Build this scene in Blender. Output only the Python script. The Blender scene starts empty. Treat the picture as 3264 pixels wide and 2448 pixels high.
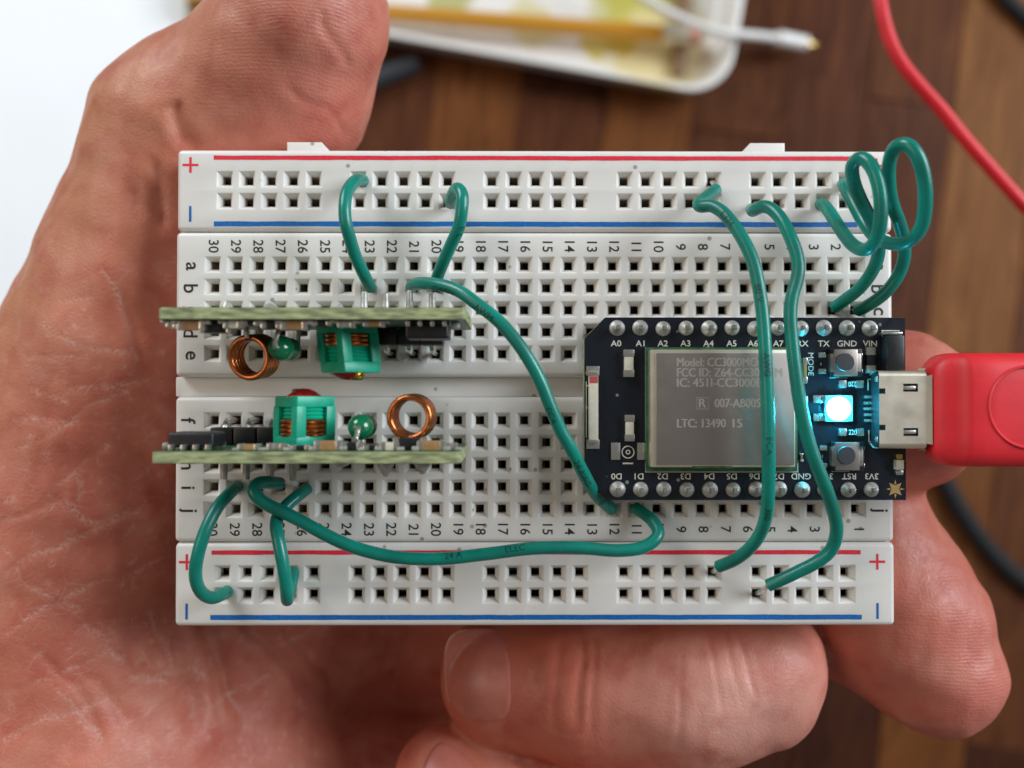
import bpy, bmesh, math, random
import numpy as np
from mathutils import Vector, Matrix, Euler

# ------------------------------------------------------------------ camera, world, lamps (1 unit = 1 cm, helpers take mm)
S = 0.1
sc = bpy.context.scene
sc.unit_settings.scale_length = 0.01
COL = sc.collection
random.seed(7); np.random.seed(7)

CAM = np.array([-3.179, -0.8247, 99.152]); ROT = (0.0118587, -0.0051406, 0.000387)
HF = math.radians(61.0); FPX = 1632 / math.tan(HF / 2)
cd = bpy.data.cameras.new('camera'); cam = bpy.data.objects.new('camera', cd); COL.objects.link(cam)
cam.location = Vector(CAM) * S; cam.rotation_euler = ROT
cd.sensor_width = 36; cd.angle = HF; cd.clip_start = 0.05; cd.clip_end = 500
cd.dof.use_dof = True; cd.dof.focus_distance = 9.62; cd.dof.aperture_fstop = cd.lens * 1e-3 / 0.205
sc.camera = cam
RM = np.array(Euler(ROT, 'XYZ').to_matrix())

w = bpy.data.worlds.new('World'); sc.world = w; w.use_nodes = True
bgn = w.node_tree.nodes['Background']; bgn.inputs[0].default_value = (1.0, 0.95, 0.90, 1); bgn.inputs[1].default_value = 0.125

def area(name, loc, target, size, power, color):
    l = bpy.data.lights.new(name, 'AREA'); l.shape = 'RECTANGLE'; l.size, l.size_y = size; l.energy = power; l.color = color
    o = bpy.data.objects.new(name, l); COL.objects.link(o); o.location = loc
    o.rotation_euler = (Vector(target) - Vector(loc)).to_track_quat('-Z', 'Y').to_euler(); return o
area('window_light', (66, 26, 34), (0, 0, -4), (42, 42), 68000, (0.84, 0.92, 1.0))
area('window_light_left', (-54, 66, 30), (-18, 16, -24), (40, 40), 54000, (0.88, 0.95, 1.0))
area('room_light', (-54, 6, 48), (0, 0, 0), (34, 34), 8000, (1.0, 0.80, 0.62))

vs = sc.view_settings; vs.view_transform = 'Standard'; vs.look = 'None'; vs.exposure = 0.08; vs.gamma = 1.0; vs.use_curve_mapping = False
sc.cycles.use_denoising = True; sc.cycles.max_bounces = 8

# ------------------------------------------------------------------ helpers
def at(px, py, z):                      # a pixel of the 3264x2448 photograph at height z (mm) -> point in mm
    d = RM @ np.array([(px - 1632) / FPX, -(py - 1224) / FPX, -1.0]); t = (z - CAM[2]) / d[2]
    return CAM + t * d
def ad(dx, dy, z): return at(dx * 1.47559, dy * 1.47559, z)
def mmpp(z): return (CAM[2] - z) / FPX   # mm per photo pixel at height z

class MB:
    def __init__(s): s.v = []; s.f = []; s.m = []
    def add(s, v, f, m=0):
        o = len(s.v); s.v += [tuple(float(c) for c in p) for p in v]; s.f += [tuple(i + o for i in q) for q in f]; s.m += [m] * len(f); return s
    def box(s, x0, x1, y0, y1, z0, z1, b=0.0, m=0, seg=2):
        bm = bmesh.new(); bmesh.ops.create_cube(bm, size=1)
        for q in bm.verts: q.co = ((x0 + x1) / 2 + q.co.x * (x1 - x0), (y0 + y1) / 2 + q.co.y * (y1 - y0), (z0 + z1) / 2 + q.co.z * (z1 - z0))
        if b > 0: bmesh.ops.bevel(bm, geom=list(bm.edges), offset=b, segments=seg, affect='EDGES', profile=0.6)
        return s.bm(bm, m)
    def bm(s, bm, m=0):
        bm.verts.index_update(); s.add([q.co[:] for q in bm.verts], [[q.index for q in f.verts] for f in bm.faces], m); bm.free(); return s
    def prism(s, poly, z0, z1, b=0.0, m=0):
        bm = bmesh.new(); vv = [bm.verts.new((p[0], p[1], z0)) for p in poly]; f = bm.faces.new(vv)
        r = bmesh.ops.extrude_face_region(bm, geom=[f]); up = [g for g in r['geom'] if isinstance(g, bmesh.types.BMVert)]
        for q in up: q.co.z = z1
        bmesh.ops.recalc_face_normals(bm, faces=bm.faces)
        if b > 0:
            ed = [e for e in bm.edges if all(abs(q.co.z - z1) < 1e-6 for q in e.verts)]
            bmesh.ops.bevel(bm, geom=ed, offset=b, segments=2, affect='EDGES', profile=0.5)
        return s.bm(bm, m)
    def tube(s, pts, r, n=14, m=0, cap=True):
        P = np.array(pts, float); N = len(P); R = np.full(N, r) if np.isscalar(r) else np.array(r)
        T = np.gradient(P, axis=0); T /= np.linalg.norm(T, axis=1)[:, None] + 1e-12
        u = np.cross(T[0], [0.3, 0.1, 1.0]);
        if np.linalg.norm(u) < 1e-3: u = np.cross(T[0], [1, 0, 0])
        u /= np.linalg.norm(u); vv = []; ff = []
        for i in range(N):
            u = u - T[i] * (u @ T[i]); u /= np.linalg.norm(u); w2 = np.cross(T[i], u)
            for k in range(n):
                a = 2 * math.pi * k / n; vv.append(P[i] + R[i] * (math.cos(a) * u + math.sin(a) * w2))
        for i in range(N - 1):
            for k in range(n): ff.append((i * n + k, i * n + (k + 1) % n, (i + 1) * n + (k + 1) % n, (i + 1) * n + k))
        if cap: ff.append(tuple(range(n - 1, -1, -1))); ff.append(tuple((N - 1) * n + k for k in range(n)))
        return s.add(vv, ff, m)
    def lathe(s, prof, c=(0, 0, 0), n=24, m=0, axis='z'):
        vv = []; ff = []; N = len(prof)
        for r, h in prof:
            for k in range(n):
                a = 2 * math.pi * k / n; p = (r * math.cos(a), r * math.sin(a), h)
                if axis == 'y': p = (p[0], p[2], -p[1])
                if axis == 'x': p = (p[2], p[0], p[1])
                vv.append((p[0] + c[0], p[1] + c[1], p[2] + c[2]))
        for i in range(N - 1):
            for k in range(n): ff.append((i * n + k, i * n + (k + 1) % n, (i + 1) * n + (k + 1) % n, (i + 1) * n + k))
        ff.append(tuple(range(n - 1, -1, -1))); ff.append(tuple((N - 1) * n + k for k in range(n)))
        return s.add(vv, ff, m)
    def map(s, fn, start=0): s.v[start:] = [tuple(fn(p)) for p in s.v[start:]]; return s
    def mesh(s, name, mats, smooth=40):
        me = bpy.data.meshes.new(name); me.from_pydata([(p[0] * S, p[1] * S, p[2] * S) for p in s.v], [], s.f)
        for mt in (mats if isinstance(mats, (list, tuple)) else [mats]): me.materials.append(mt)
        if any(s.m): me.polygons.foreach_set('material_index', s.m)
        me.validate(); me.update()
        bm = bmesh.new(); bm.from_mesh(me); bmesh.ops.recalc_face_normals(bm, faces=bm.faces); bm.to_mesh(me); bm.free()
        if smooth:
            me.polygons.foreach_set('use_smooth', [True] * len(me.polygons)); me.set_sharp_from_angle(angle=math.radians(smooth))
        return me

def worldpos(o):
    p = Vector((0, 0, 0))
    while o: p += o.location; o = o.parent
    return p
def link(name, me, parent=None, loc=(0, 0, 0), rz=0.0):      # loc in mm, world
    o = bpy.data.objects.new(name, me); COL.objects.link(o); L = Vector(loc) * S
    if parent: o.parent = parent; L = L - worldpos(parent)
    o.location = L; o.rotation_euler = (0, 0, rz); return o
def part(name, mb, mats, parent, smooth=40): return link(name, mb.mesh(name, mats, smooth), parent)
def tag(o, label=None, cat=None, group=None, kind=None):
    if label: o['label'] = label
    if cat: o['category'] = cat
    if group: o['group'] = group
    if kind: o['kind'] = kind
    return o
def thing(name, label, cat, loc=(0, 0, 0), group=None):
    o = bpy.data.objects.new(name, None); COL.objects.link(o); o.location = Vector(loc) * S; o.empty_display_size = 0.3
    return tag(o, label, cat, group)

_tc = {}
def textmesh(body, size, bold=0.0):
    k = (body, size, bold)
    if k not in _tc:
        c = bpy.data.curves.new('t', 'FONT'); c.body = body; c.size = size; c.align_x = 'CENTER'; c.align_y = 'CENTER'; c.offset = bold; c.resolution_u = 4
        o = bpy.data.objects.new('t', c); me = o.to_mesh(); v = np.array([q.co[:] for q in me.vertices]).reshape(-1, 3); f = [tuple(p.vertices) for p in me.polygons]
        o.to_mesh_clear(); bpy.data.objects.remove(o); bpy.data.curves.remove(c)
        if len(v): v[:, 0] -= (v[:, 0].min() + v[:, 0].max()) / 2; v[:, 1] -= (v[:, 1].min() + v[:, 1].max()) / 2
        _tc[k] = (v, f)
    return _tc[k]
_tm = {}
def text(name, body, size, mat, parent, loc, rz=0.0, bold=0.0, sx=1.0):
    k = (body, size, mat.name, bold, sx)
    if k not in _tm:
        v, f = textmesh(body, size, bold); mb = MB(); mb.add(v * [sx, 1, 1], f); _tm[k] = mb.mesh(name, mat, 0)
    return link(name, _tm[k], parent, loc, rz)

def spline(pts, step=0.35):
    P = np.array(pts, float); P = np.vstack([2 * P[0] - P[1], P, 2 * P[-1] - P[-2]]); out = []
    for i in range(1, len(P) - 2):
        p0, p1, p2, p3 = P[i - 1:i + 3]
        t = [0]; 
        for a, b in ((p0, p1), (p1, p2), (p2, p3)): t.append(t[-1] + max(np.linalg.norm(b - a), 1e-4) ** 0.5)
        n = max(2, int(np.linalg.norm(p2 - p1) / step))
        for q in np.linspace(t[1], t[2], n, endpoint=False):
            A1 = ((t[1] - q) * p0 + (q - t[0]) * p1) / (t[1] - t[0]); A2 = ((t[2] - q) * p1 + (q - t[1]) * p2) / (t[2] - t[1]); A3 = ((t[3] - q) * p2 + (q - t[2]) * p3) / (t[3] - t[2])
            B1 = ((t[2] - q) * A1 + (q - t[0]) * A2) / (t[2] - t[0]); B2 = ((t[3] - q) * A2 + (q - t[1]) * A3) / (t[3] - t[1])
            out.append(((t[2] - q) * B1 + (q - t[1]) * B2) / (t[2] - t[1]))
    out.append(P[-2]); out = np.array(out)
    for _ in range(3): out[1:-1] = 0.25 * out[:-2] + 0.5 * out[1:-1] + 0.25 * out[2:]
    return out

# ------------------------------------------------------------------ materials
def mat(name, col, rough=0.5, metal=0.0, var=0.0, vscale=6.0, bump=0.0, bscale=60.0, sss=0.0, srad=(0.1, 0.05, 0.03), coat=0.0, spec=0.5, emit=None, estr=0.0, trans=0.0, rvar=0.0, vcol=None, stretch=None):
    m = bpy.data.materials.new(name); m.use_nodes = True; nt = m.node_tree; N = nt.nodes; L = nt.links; b = N['Principled BSDF']
    b.inputs['Base Color'].default_value = (*col, 1); b.inputs['Roughness'].default_value = rough; b.inputs['Metallic'].default_value = metal
    b.inputs['Specular IOR Level'].default_value = spec; b.inputs['Coat Weight'].default_value = coat; b.inputs['Coat Roughness'].default_value = 0.15
    if sss: b.inputs['Subsurface Weight'].default_value = sss; b.inputs['Subsurface Radius'].default_value = srad; b.inputs['Subsurface Scale'].default_value = 1.0
    if trans: b.inputs['Transmission Weight'].default_value = trans
    if emit: b.inputs['Emission Color'].default_value = (*emit, 1); b.inputs['Emission Strength'].default_value = estr
    tc = N.new('ShaderNodeTexCoord')
    vec = tc.outputs['Object']
    if stretch: mpn = N.new('ShaderNodeMapping'); mpn.inputs['Scale'].default_value = stretch; L.new(vec, mpn.inputs['Vector']); vec = mpn.outputs[0]
    if var or rvar:
        n = N.new('ShaderNodeTexNoise'); n.inputs['Scale'].default_value = vscale; n.inputs['Detail'].default_value = 5; L.new(vec, n.inputs['Vector'])
        if var:
            mx = N.new('ShaderNodeMix'); mx.data_type = 'RGBA'; c2 = vcol or tuple(max(0, c * (1 - var)) for c in col); c1 = col if vcol else tuple(min(1, c * (1 + var)) for c in col)
            mr = N.new('ShaderNodeMapRange'); mr.inputs[1].default_value = 0.35; mr.inputs[2].default_value = 0.65; L.new(n.outputs['Fac'], mr.inputs[0]); L.new(mr.outputs[0], mx.inputs[0])
            mx.inputs[6].default_value = (*c1, 1); mx.inputs[7].default_value = (*c2, 1); L.new(mx.outputs[2], b.inputs['Base Color'])
        if rvar:
            mr2 = N.new('ShaderNodeMapRange'); mr2.inputs[1].default_value = 0.3; mr2.inputs[2].default_value = 0.7; mr2.inputs[3].default_value = max(0.03, rough - rvar); mr2.inputs[4].default_value = rough + rvar
            L.new(n.outputs['Fac'], mr2.inputs[0]); L.new(mr2.outputs[0], b.inputs['Roughness'])
    if bump:
        n2 = N.new('ShaderNodeTexNoise'); n2.inputs['Scale'].default_value = bscale; n2.inputs['Detail'].default_value = 3; L.new(vec, n2.inputs['Vector'])
        bp = N.new('ShaderNodeBump'); bp.inputs['Strength'].default_value = 1.0; bp.inputs['Distance'].default_value = bump; L.new(n2.outputs['Fac'], bp.inputs['Height']); L.new(bp.outputs[0], b.inputs['Normal'])
    return m

M = {}
M['abs'] = mat('white_plastic', (0.78, 0.75, 0.705), 0.34, var=0.03, vscale=1.5, bump=0.0006, bscale=70, sss=0.35, srad=(0.07, 0.06, 0.05), rvar=0.06)
def specks(m, scale, thr, colr, amt):      # dust and tiny marks on a surface
    nt = m.node_tree; N = nt.nodes; L = nt.links; b = N['Principled BSDF']; src = b.inputs['Base Color'].links[0].from_socket
    tc = N.new('ShaderNodeTexCoord'); vo = N.new('ShaderNodeTexVoronoi'); vo.inputs['Scale'].default_value = scale; L.new(tc.outputs['Object'], vo.inputs['Vector'])
    sel = N.new('ShaderNodeMath'); sel.operation = 'GREATER_THAN'; sel.inputs[1].default_value = thr; sp = N.new('ShaderNodeSeparateColor'); L.new(vo.outputs['Color'], sp.inputs[0]); L.new(sp.outputs[0], sel.inputs[0])
    mr = N.new('ShaderNodeMapRange'); mr.inputs[1].default_value = 0.22; mr.inputs[2].default_value = 0.12; mr.inputs[4].default_value = amt; L.new(vo.outputs['Distance'], mr.inputs[0])
    mu = N.new('ShaderNodeMath'); mu.operation = 'MULTIPLY'; L.new(sel.outputs[0], mu.inputs[0]); L.new(mr.outputs[0], mu.inputs[1])
    mx = N.new('ShaderNodeMix'); mx.data_type = 'RGBA'; L.new(mu.outputs[0], mx.inputs[0]); L.new(src, mx.inputs[6]); mx.inputs[7].default_value = (*colr, 1); L.new(mx.outputs[2], b.inputs['Base Color'])
specks(M['abs'], 7.0, 0.93, (0.22, 0.18, 0.14), 0.7)
M['hole'] = mat('hole_shaft', (0.62, 0.56, 0.48), 0.5, var=0.4, vscale=8)
M['dark'] = mat('hole_dark', (0.006, 0.005, 0.004), 0.8)
M['redink'] = mat('red_ink', (0.78, 0.026, 0.050), 0.5, var=0.14, vscale=30)
M['blueink'] = mat('blue_ink', (0.002, 0.125, 0.42), 0.5, var=0.18, vscale=30)
M['blackink'] = mat('black_ink', (0.02, 0.017, 0.014), 0.6, var=0.5, vscale=40)
M['pcbk'] = mat('black_circuit_board', (0.009, 0.012, 0.018), 0.30, var=0.3, vscale=10, bump=0.0008, bscale=30, spec=0.45, rvar=0.1)
specks(M['pcbk'], 9.0, 0.90, (0.30, 0.30, 0.30), 0.8)
M['fr4'] = mat('fibreglass_edge', (0.30, 0.33, 0.165), 0.75, var=0.45, vscale=26, bump=0.003, bscale=40, stretch=(0.22, 1.0, 0.8), sss=0.1, srad=(0.03, 0.03, 0.02))
M['mask'] = mat('green_solder_mask', (0.035, 0.11, 0.045), 0.35, var=0.3, vscale=12)
M['solder'] = mat('solder', (0.44, 0.43, 0.40), 0.52, 0.55, var=0.25, vscale=14, bump=0.002, bscale=25, rvar=0.1)
M['tin'] = mat('tinned_metal', (0.66, 0.64, 0.58), 0.28, 0.9, var=0.15, vscale=14, bump=0.001, bscale=40, rvar=0.1)
M['nickel'] = mat('nickel_shell', (0.78, 0.71, 0.57), 0.40, 0.8, var=0.06, vscale=5, bump=0.0004, bscale=60, rvar=0.08)
M['shield'] = mat('shield_lid_metal', (0.46, 0.41, 0.375), 0.36, 0.9, var=0.05, vscale=3, bump=0.0004, bscale=120, rvar=0.06)
M['etch'] = mat('shield_lettering', (0.40, 0.36, 0.315), 0.6, 0.3)
M['brass'] = mat('brass', (0.72, 0.50, 0.14), 0.25, 0.95, var=0.2, vscale=20)
M['gold'] = mat('gold_plating', (0.62, 0.40, 0.16), 0.4, 0.6, var=0.08, vscale=20)
M['silk'] = mat('white_silkscreen', (0.66, 0.64, 0.55), 0.6, var=0.1, vscale=40)
M['blk'] = mat('black_plastic', (0.010, 0.010, 0.011), 0.4, var=0.3, vscale=8, bump=0.001, bscale=50)
M['grey'] = mat('dark_grey_button', (0.045, 0.05, 0.058), 0.5)
M['ceram'] = mat('ceramic_cream', (0.62, 0.58, 0.46), 0.5, var=0.06, vscale=12)
M['tanc'] = mat('ceramic_tan', (0.34, 0.19, 0.075), 0.5, var=0.12, vscale=18)
M['redm'] = mat('red_mark', (0.42, 0.07, 0.06), 0.6)
M['wire'] = mat('green_insulation', (0.003, 0.20, 0.150), 0.31, var=0.22, vscale=2.2, bump=0.0012, bscale=30, sss=0.08, srad=(0.02, 0.06, 0.05), rvar=0.1)
M['print'] = mat('wire_print', (0.004, 0.045, 0.035), 0.6, var=0.6, vscale=30)
M['copper'] = mat('enamelled_copper', (0.52, 0.15, 0.034), 0.24, 0.9, var=0.25, vscale=10, coat=0.4)
M['canp'] = mat('green_former', (0.004, 0.42, 0.26), 0.38, var=0.15, vscale=6, sss=0.35, srad=(0.03, 0.12, 0.08))
M['bead'] = mat('green_lacquer_bead', (0.004, 0.15, 0.06), 0.12, coat=0.5)
M['lacq'] = mat('red_lacquer', (0.26, 0.010, 0.010), 0.16, var=0.4, vscale=12)
M['redp'] = mat('red_cable_plastic', (0.74, 0.020, 0.030), 0.46, var=0.06, vscale=4, bump=0.0012, bscale=60, sss=0.08, srad=(0.1, 0.02, 0.02))
M['white'] = mat('white_glazed', (0.80, 0.78, 0.74), 0.25, var=0.03, vscale=0.4)
M['ledb'] = mat('led_package', (0.22, 0.27, 0.30), 0.4, sss=0.3, srad=(0.05, 0.12, 0.14))
M['led'] = mat('led_lens_lit', (0.8, 0.9, 0.9), 0.3, emit=(0.016, 0.66, 1.0), estr=200.0)

# ------------------------------------------------------------------ the table (setting)
TZ = -250.0
def wood(name, c1, c2):
    m = bpy.data.materials.new(name); m.use_nodes = True; nt = m.node_tree; N = nt.nodes; L = nt.links; b = N['Principled BSDF']
    tc = N.new('ShaderNodeTexCoord'); oi = N.new('ShaderNodeObjectInfo'); ad_ = N.new('ShaderNodeVectorMath'); ad_.operation = 'MULTIPLY_ADD'
    cmb = N.new('ShaderNodeCombineXYZ'); L.new(oi.outputs['Random'], cmb.inputs[0]); L.new(oi.outputs['Random'], cmb.inputs[2])
    mp = N.new('ShaderNodeMapping'); mp.inputs['Scale'].default_value = (1.6, 0.16, 1.6); L.new(tc.outputs['Object'], ad_.inputs[0]); ad_.inputs[1].default_value = (1, 1, 1)
    sc_ = N.new('ShaderNodeVectorMath'); sc_.operation = 'SCALE'; sc_.inputs['Scale'].default_value = 37; L.new(cmb.outputs[0], sc_.inputs[0]); L.new(sc_.outputs[0], ad_.inputs[2])
    L.new(ad_.outputs[0], mp.inputs['Vector'])
    n = N.new('ShaderNodeTexNoise'); n.inputs['Scale'].default_value = 1.1; n.inputs['Detail'].default_value = 7; n.inputs['Distortion'].default_value = 2.2; L.new(mp.outputs[0], n.inputs['Vector'])
    mr = N.new('ShaderNodeMapRange'); mr.inputs[1].default_value = 0.32; mr.inputs[2].default_value = 0.68; L.new(n.outputs['Fac'], mr.inputs[0])
    mx = N.new('ShaderNodeMix'); mx.data_type = 'RGBA'; mx.inputs[6].default_value = (*c1, 1); mx.inputs[7].default_value = (*c2, 1); L.new(mr.outputs[0], mx.inputs[0])
    L.new(mx.outputs[2], b.inputs['Base Color']); b.inputs['Roughness'].default_value = 0.55; b.inputs['Specular IOR Level'].default_value = 0.10
    bp = N.new('ShaderNodeBump'); bp.inputs['Distance'].default_value = 0.01; bp.inputs['Strength'].default_value = 0.6; L.new(n.outputs['Fac'], bp.inputs['Height']); L.new(bp.outputs[0], b.inputs['Normal'])
    return m
WD = [wood('walnut_dark', (0.034, 0.0105, 0.006), (0.070, 0.023, 0.011)), wood('walnut_red', (0.054, 0.0155, 0.007), (0.112, 0.036, 0.014)),
      wood('walnut_mid', (0.066, 0.020, 0.008), (0.135, 0.045, 0.016)), wood('walnut_light', (0.095, 0.030, 0.009), (0.185, 0.064, 0.018)), wood('walnut_tan', (0.135, 0.049, 0.014), (0.245, 0.098, 0.031))]
under = MB().box(-460, 460, -420, 460, TZ - 30, TZ - 4)
table = part('table', under, WD[0], None); tag(table, kind='structure')
ang = -math.atan(0.122); pw = 34.8
c0 = at(2199, 430, TZ)                          # a joint between two staves seen in the photograph
ux, uy = math.cos(ang), math.sin(ang); dx_, dy_ = -math.sin(ang), math.cos(ang)
cols = {-4: [(-60, 1, 0)], -3: [(-150, 3, 0)], -2: [(300, 1, 0)], -1: [(250, 3, 1)], 0: [(1500, 2, 1)], 1: [(900, 1, 1)], 2: [(1400, 0, 1)], 3: [(1150, 3, 4)], 4: [(900, 2, 3)]}
_sm = {}
def stave(u0, l0, l1, mt, j):
    L_ = round(l1 - l0, 1); k = (L_, mt)
    if k not in _sm: _sm[k] = MB().box(-pw / 2 + 0.12, pw / 2 - 0.12, -L_ / 2 + 0.12, L_ / 2 - 0.12, -4, 0, 0.35, seg=1).mesh('stave', WD[mt])
    cx = c0[0] + ux * (u0 + pw / 2) + dx_ * (l0 + l1) / 2; cy = c0[1] + uy * (u0 + pw / 2) + dy_ * (l0 + l1) / 2
    link('stave', _sm[k], table, (cx, cy, TZ + 0.02 * (j % 3)), ang)
rs = random.Random(3)
for i in range(-12, 12):
    cuts = []
    if i in cols and isinstance(cols[i][0], tuple):
        yp, below, above = cols[i][0]
        q = at(2199 + 276 * (i + .5), yp, TZ); l = (q[0] - c0[0]) * dx_ + (q[1] - c0[1]) * dy_
        lo, hi = rs.choice([-190., -210., -175.]), rs.choice([150., 170., 135.])
        segs = [(-430., l + lo, rs.randint(0, 3)), (l + lo, l, below), (l, l + hi, above), (l + hi, 430., rs.randint(0, 3))]
    else:
        a = rs.uniform(-220, -60); b_ = a + rs.uniform(170, 260)
        segs = [(-430., a, rs.randint(0, 4)), (a, b_, rs.randint(0, 3)), (b_, 430., rs.randint(0, 3))]
    for l0, l1, mt in segs:
        if l1 - l0 > 4: stave(i * pw, l0, l1, mt, i + mt)

# ------------------------------------------------------------------ things lying on the table
def onto(px, py, z): return at(px, py, z)
q0 = at(596, 20, TZ + 0.6)
sheet = thing('paper_sheet', 'blank bright white sheet on the table behind the thumb', 'paper', (q0[0] - 120, q0[1] - 100, TZ))
M['paper'] = mat('white_paper', (0.93, 0.95, 0.97), 0.7, var=0.01, vscale=0.3)
sm_ = MB().box(q0[0] - 260, q0[0], q0[1] - 260, q0[1] + 110, TZ + 0.1, TZ + 0.9, 0.3, seg=1); part('page', sm_, M['paper'], sheet)
o_ = MB(); qa, qb = at(618, -160, TZ + 4), at(624, 70, TZ + 4)
o_.tube(spline([qa, (qa + qb) / 2, qb], 4), 3.6, 8); st = part('olive_stick', o_, mat('olive_lacquer', (0.22, 0.19, 0.05), 0.4), None); tag(st, 'olive green stick beside the white sheet just above the thumb', 'stick')

# tray: rounded shallow dish
TR = thing('tray', 'white rounded tray with yellow stains on the table', 'tray', tuple(at(1700, 0, TZ)))
rimz = TZ + 16
pc = at(2228, 300, rimz); pr = at(2348, 0, rimz); pl_ = at(1230, 118, rimz)
e1 = (pl_ - pc)[:2]; e1 /= np.linalg.norm(e1); e2 = np.array([-e1[1], e1[0]]);
if e2 @ (pr - pc)[:2] < 0: e2 = -e2
corner = at(2318, 312, rimz)[:2]                   # where the two straight sides would meet
def traypt(a, b, z): p = corner + e1 * a + e2 * b; return (p[0], p[1], z)
LX, LY = 214.0, 150.0
def rrect(a0, a1, b0, b1, r, n=8):
    o = []
    for cx, cy, t0 in ((a1 - r, b1 - r, 0), (a0 + r, b1 - r, 90), (a0 + r, b0 + r, 180), (a1 - r, b0 + r, 270)):
        for k in range(n + 1):
            t = math.radians(t0 + 90 * k / n); o.append((cx + r * math.cos(t), cy + r * math.sin(t)))
    return o
prof = [(0.0, -4.5, 0), (0.0, -4.5, 2), (0.5, -1.0, 12), (-0.6, 0.4, 15.4), (-0.2, 0.4, 16), (1.2, 0.2, 16), (1.9, 0, 15.2), (5.5, 0, 4), (8.0, 0, 2.6), (11, 0, 2.3)]
tv = []; tf = []
offs = [(3.5, 0), (3.0, 1), (1.2, 11), (0.1, 14.8), (0.3, 15.7), (1.2, 16.0), (2.2, 15.6), (2.9, 14.6), (6.0, 5.0), (8.0, 3.0), (11.0, 2.4)]
nl = None
for d, z in offs:
    lp = rrect(d, LX - d, d, LY - d, max(3, 17 - d)); nl = len(lp); tv += [traypt(a, b, TZ + z) for a, b in lp]
for i in range(len(offs) - 1):
    for k in range(nl): tf.append((i * nl + k, i * nl + (k + 1) % nl, (i + 1) * nl + (k + 1) % nl, (i + 1) * nl + k))
tf.append(tuple((len(offs) - 1) * nl + k for k in range(nl))); tf.append(tuple(range(nl - 1, -1, -1)))
# stained glaze: yellow and olive paint blots of their own shape
def stained():
    m = bpy.data.materials.new('stained_glaze'); m.use_nodes = True; nt = m.node_tree; N = nt.nodes; L = nt.links; b = N['Principled BSDF']; b.inputs['Roughness'].default_value = 0.3
    tc = N.new('ShaderNodeTexCoord'); last = None
    col = N.new('ShaderNodeRGB'); col.outputs[0].default_value = (0.80, 0.775, 0.73, 1); last = col.outputs[0]
    for (px, py, rad, c) in ((2050, 20, 2.6, (0.50, 0.46, 0.10)), (1700, 90, 1.2, (0.68, 0.62, 0.36)), (2080, 190, 2.7, (0.74, 0.62, 0.33)), (1440, -10, 1.2, (0.48, 0.46, 0.20)), (1960, 120, 1.0, (0.62, 0.45, 0.06)), (1880, 150, 0.6, (0.66, 0.55, 0.16))):
        p = at(px, py, TZ + 2.4) * S
        vm = N.new('ShaderNodeVectorMath'); vm.operation = 'DISTANCE'; nz = N.new('ShaderNodeTexNoise'); nz.inputs['Scale'].default_value = 0.7; nz.inputs['Detail'].default_value = 4; L.new(tc.outputs['Object'], nz.inputs['Vector'])
        va = N.new('ShaderNodeVectorMath'); va.operation = 'MULTIPLY_ADD'; L.new(nz.outputs['Color'], va.inputs[0]); va.inputs[1].default_value = (2.2, 2.2, 0); L.new(tc.outputs['Object'], va.inputs[2])
        L.new(va.outputs[0], vm.inputs[0]); vm.inputs[1].default_value = (p[0] + 1.1, p[1] + 1.1, p[2])
        mr = N.new('ShaderNodeMapRange'); mr.interpolation_type = 'SMOOTHSTEP'; mr.inputs[1].default_value = rad; mr.inputs[2].default_value = rad * 0.5; L.new(vm.outputs['Value'], mr.inputs[0])
        mx = N.new('ShaderNodeMix'); mx.data_type = 'RGBA'; mx.inputs[7].default_value = (*c, 1); L.new(last, mx.inputs[6]); L.new(mr.outputs[0], mx.inputs[0]); last = mx.outputs[2]
    L.new(last, b.inputs['Base Color']); return m
tmb = MB(); tmb.add(tv, tf); part('dish', tmb, stained(), TR, 50)

PC = thing('pencil', 'orange yellow pencil lying across the white tray', 'pencil', tuple(at(1500, 80, TZ + 9)))
pa, pb = at(600, -8, TZ + 10), at(2112, 108, TZ + 9.5); pd = (pb - pa) / np.linalg.norm(pb - pa)
part('shaft', MB().tube([pa, pb], 3.6, 6), mat('orange_lacquer', (0.56, 0.255, 0.018), 0.35), PC)
part('ferrule', MB().tube([pb, pb + pd * 10], 3.5, 14), M['nickel'], PC)
part('eraser', MB().tube([pb + pd * 10, pb + pd * 14, pb + pd * 15], [3.3, 3.3, 2.6], 14), mat('pink_eraser', (0.55, 0.27, 0.20), 0.8), PC)
bs = MB(); bs.tube([at(2182, -120, TZ + 5.5), at(2176, 60, TZ + 5.2), at(2160, 240, TZ + 5)], [3.0, 3.0, 2.6], 10)
tag(part('brown_stick', bs, mat('brown_wood_stick', (0.17, 0.085, 0.03), 0.5, var=0.3, vscale=1.5), None), 'short brown stick crossing the end of the tray beside the pencil tip', 'stick')

WC = thing('plug_lead', 'thin white cable over the tray rim ending in a small plug', 'cable', tuple(at(2450, 115, TZ + 14)))
wp = [at(1930, -90, TZ + 22), at(2060, -2, TZ + 21), at(2180, 62, TZ + 20.5), at(2290, 102, TZ + 19.5), at(2390, 112, TZ + 16), at(2480, 122, TZ + 11)]
part('cord', MB().tube(spline(wp, 3), 1.7, 10), M['white'], WC)
part('plug_sleeve', MB().tube(spline([wp[-1], at(2530, 132, TZ + 9), at(2570, 140, TZ + 8)], 2), 2.9, 12), M['white'], WC)
part('plug_tip', MB().tube([at(2570, 140, TZ + 8), at(2590, 144, TZ + 7.5), at(2606, 146, TZ + 7)], [1.6, 1.6, 0.7], 10), M['brass'], WC)

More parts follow.
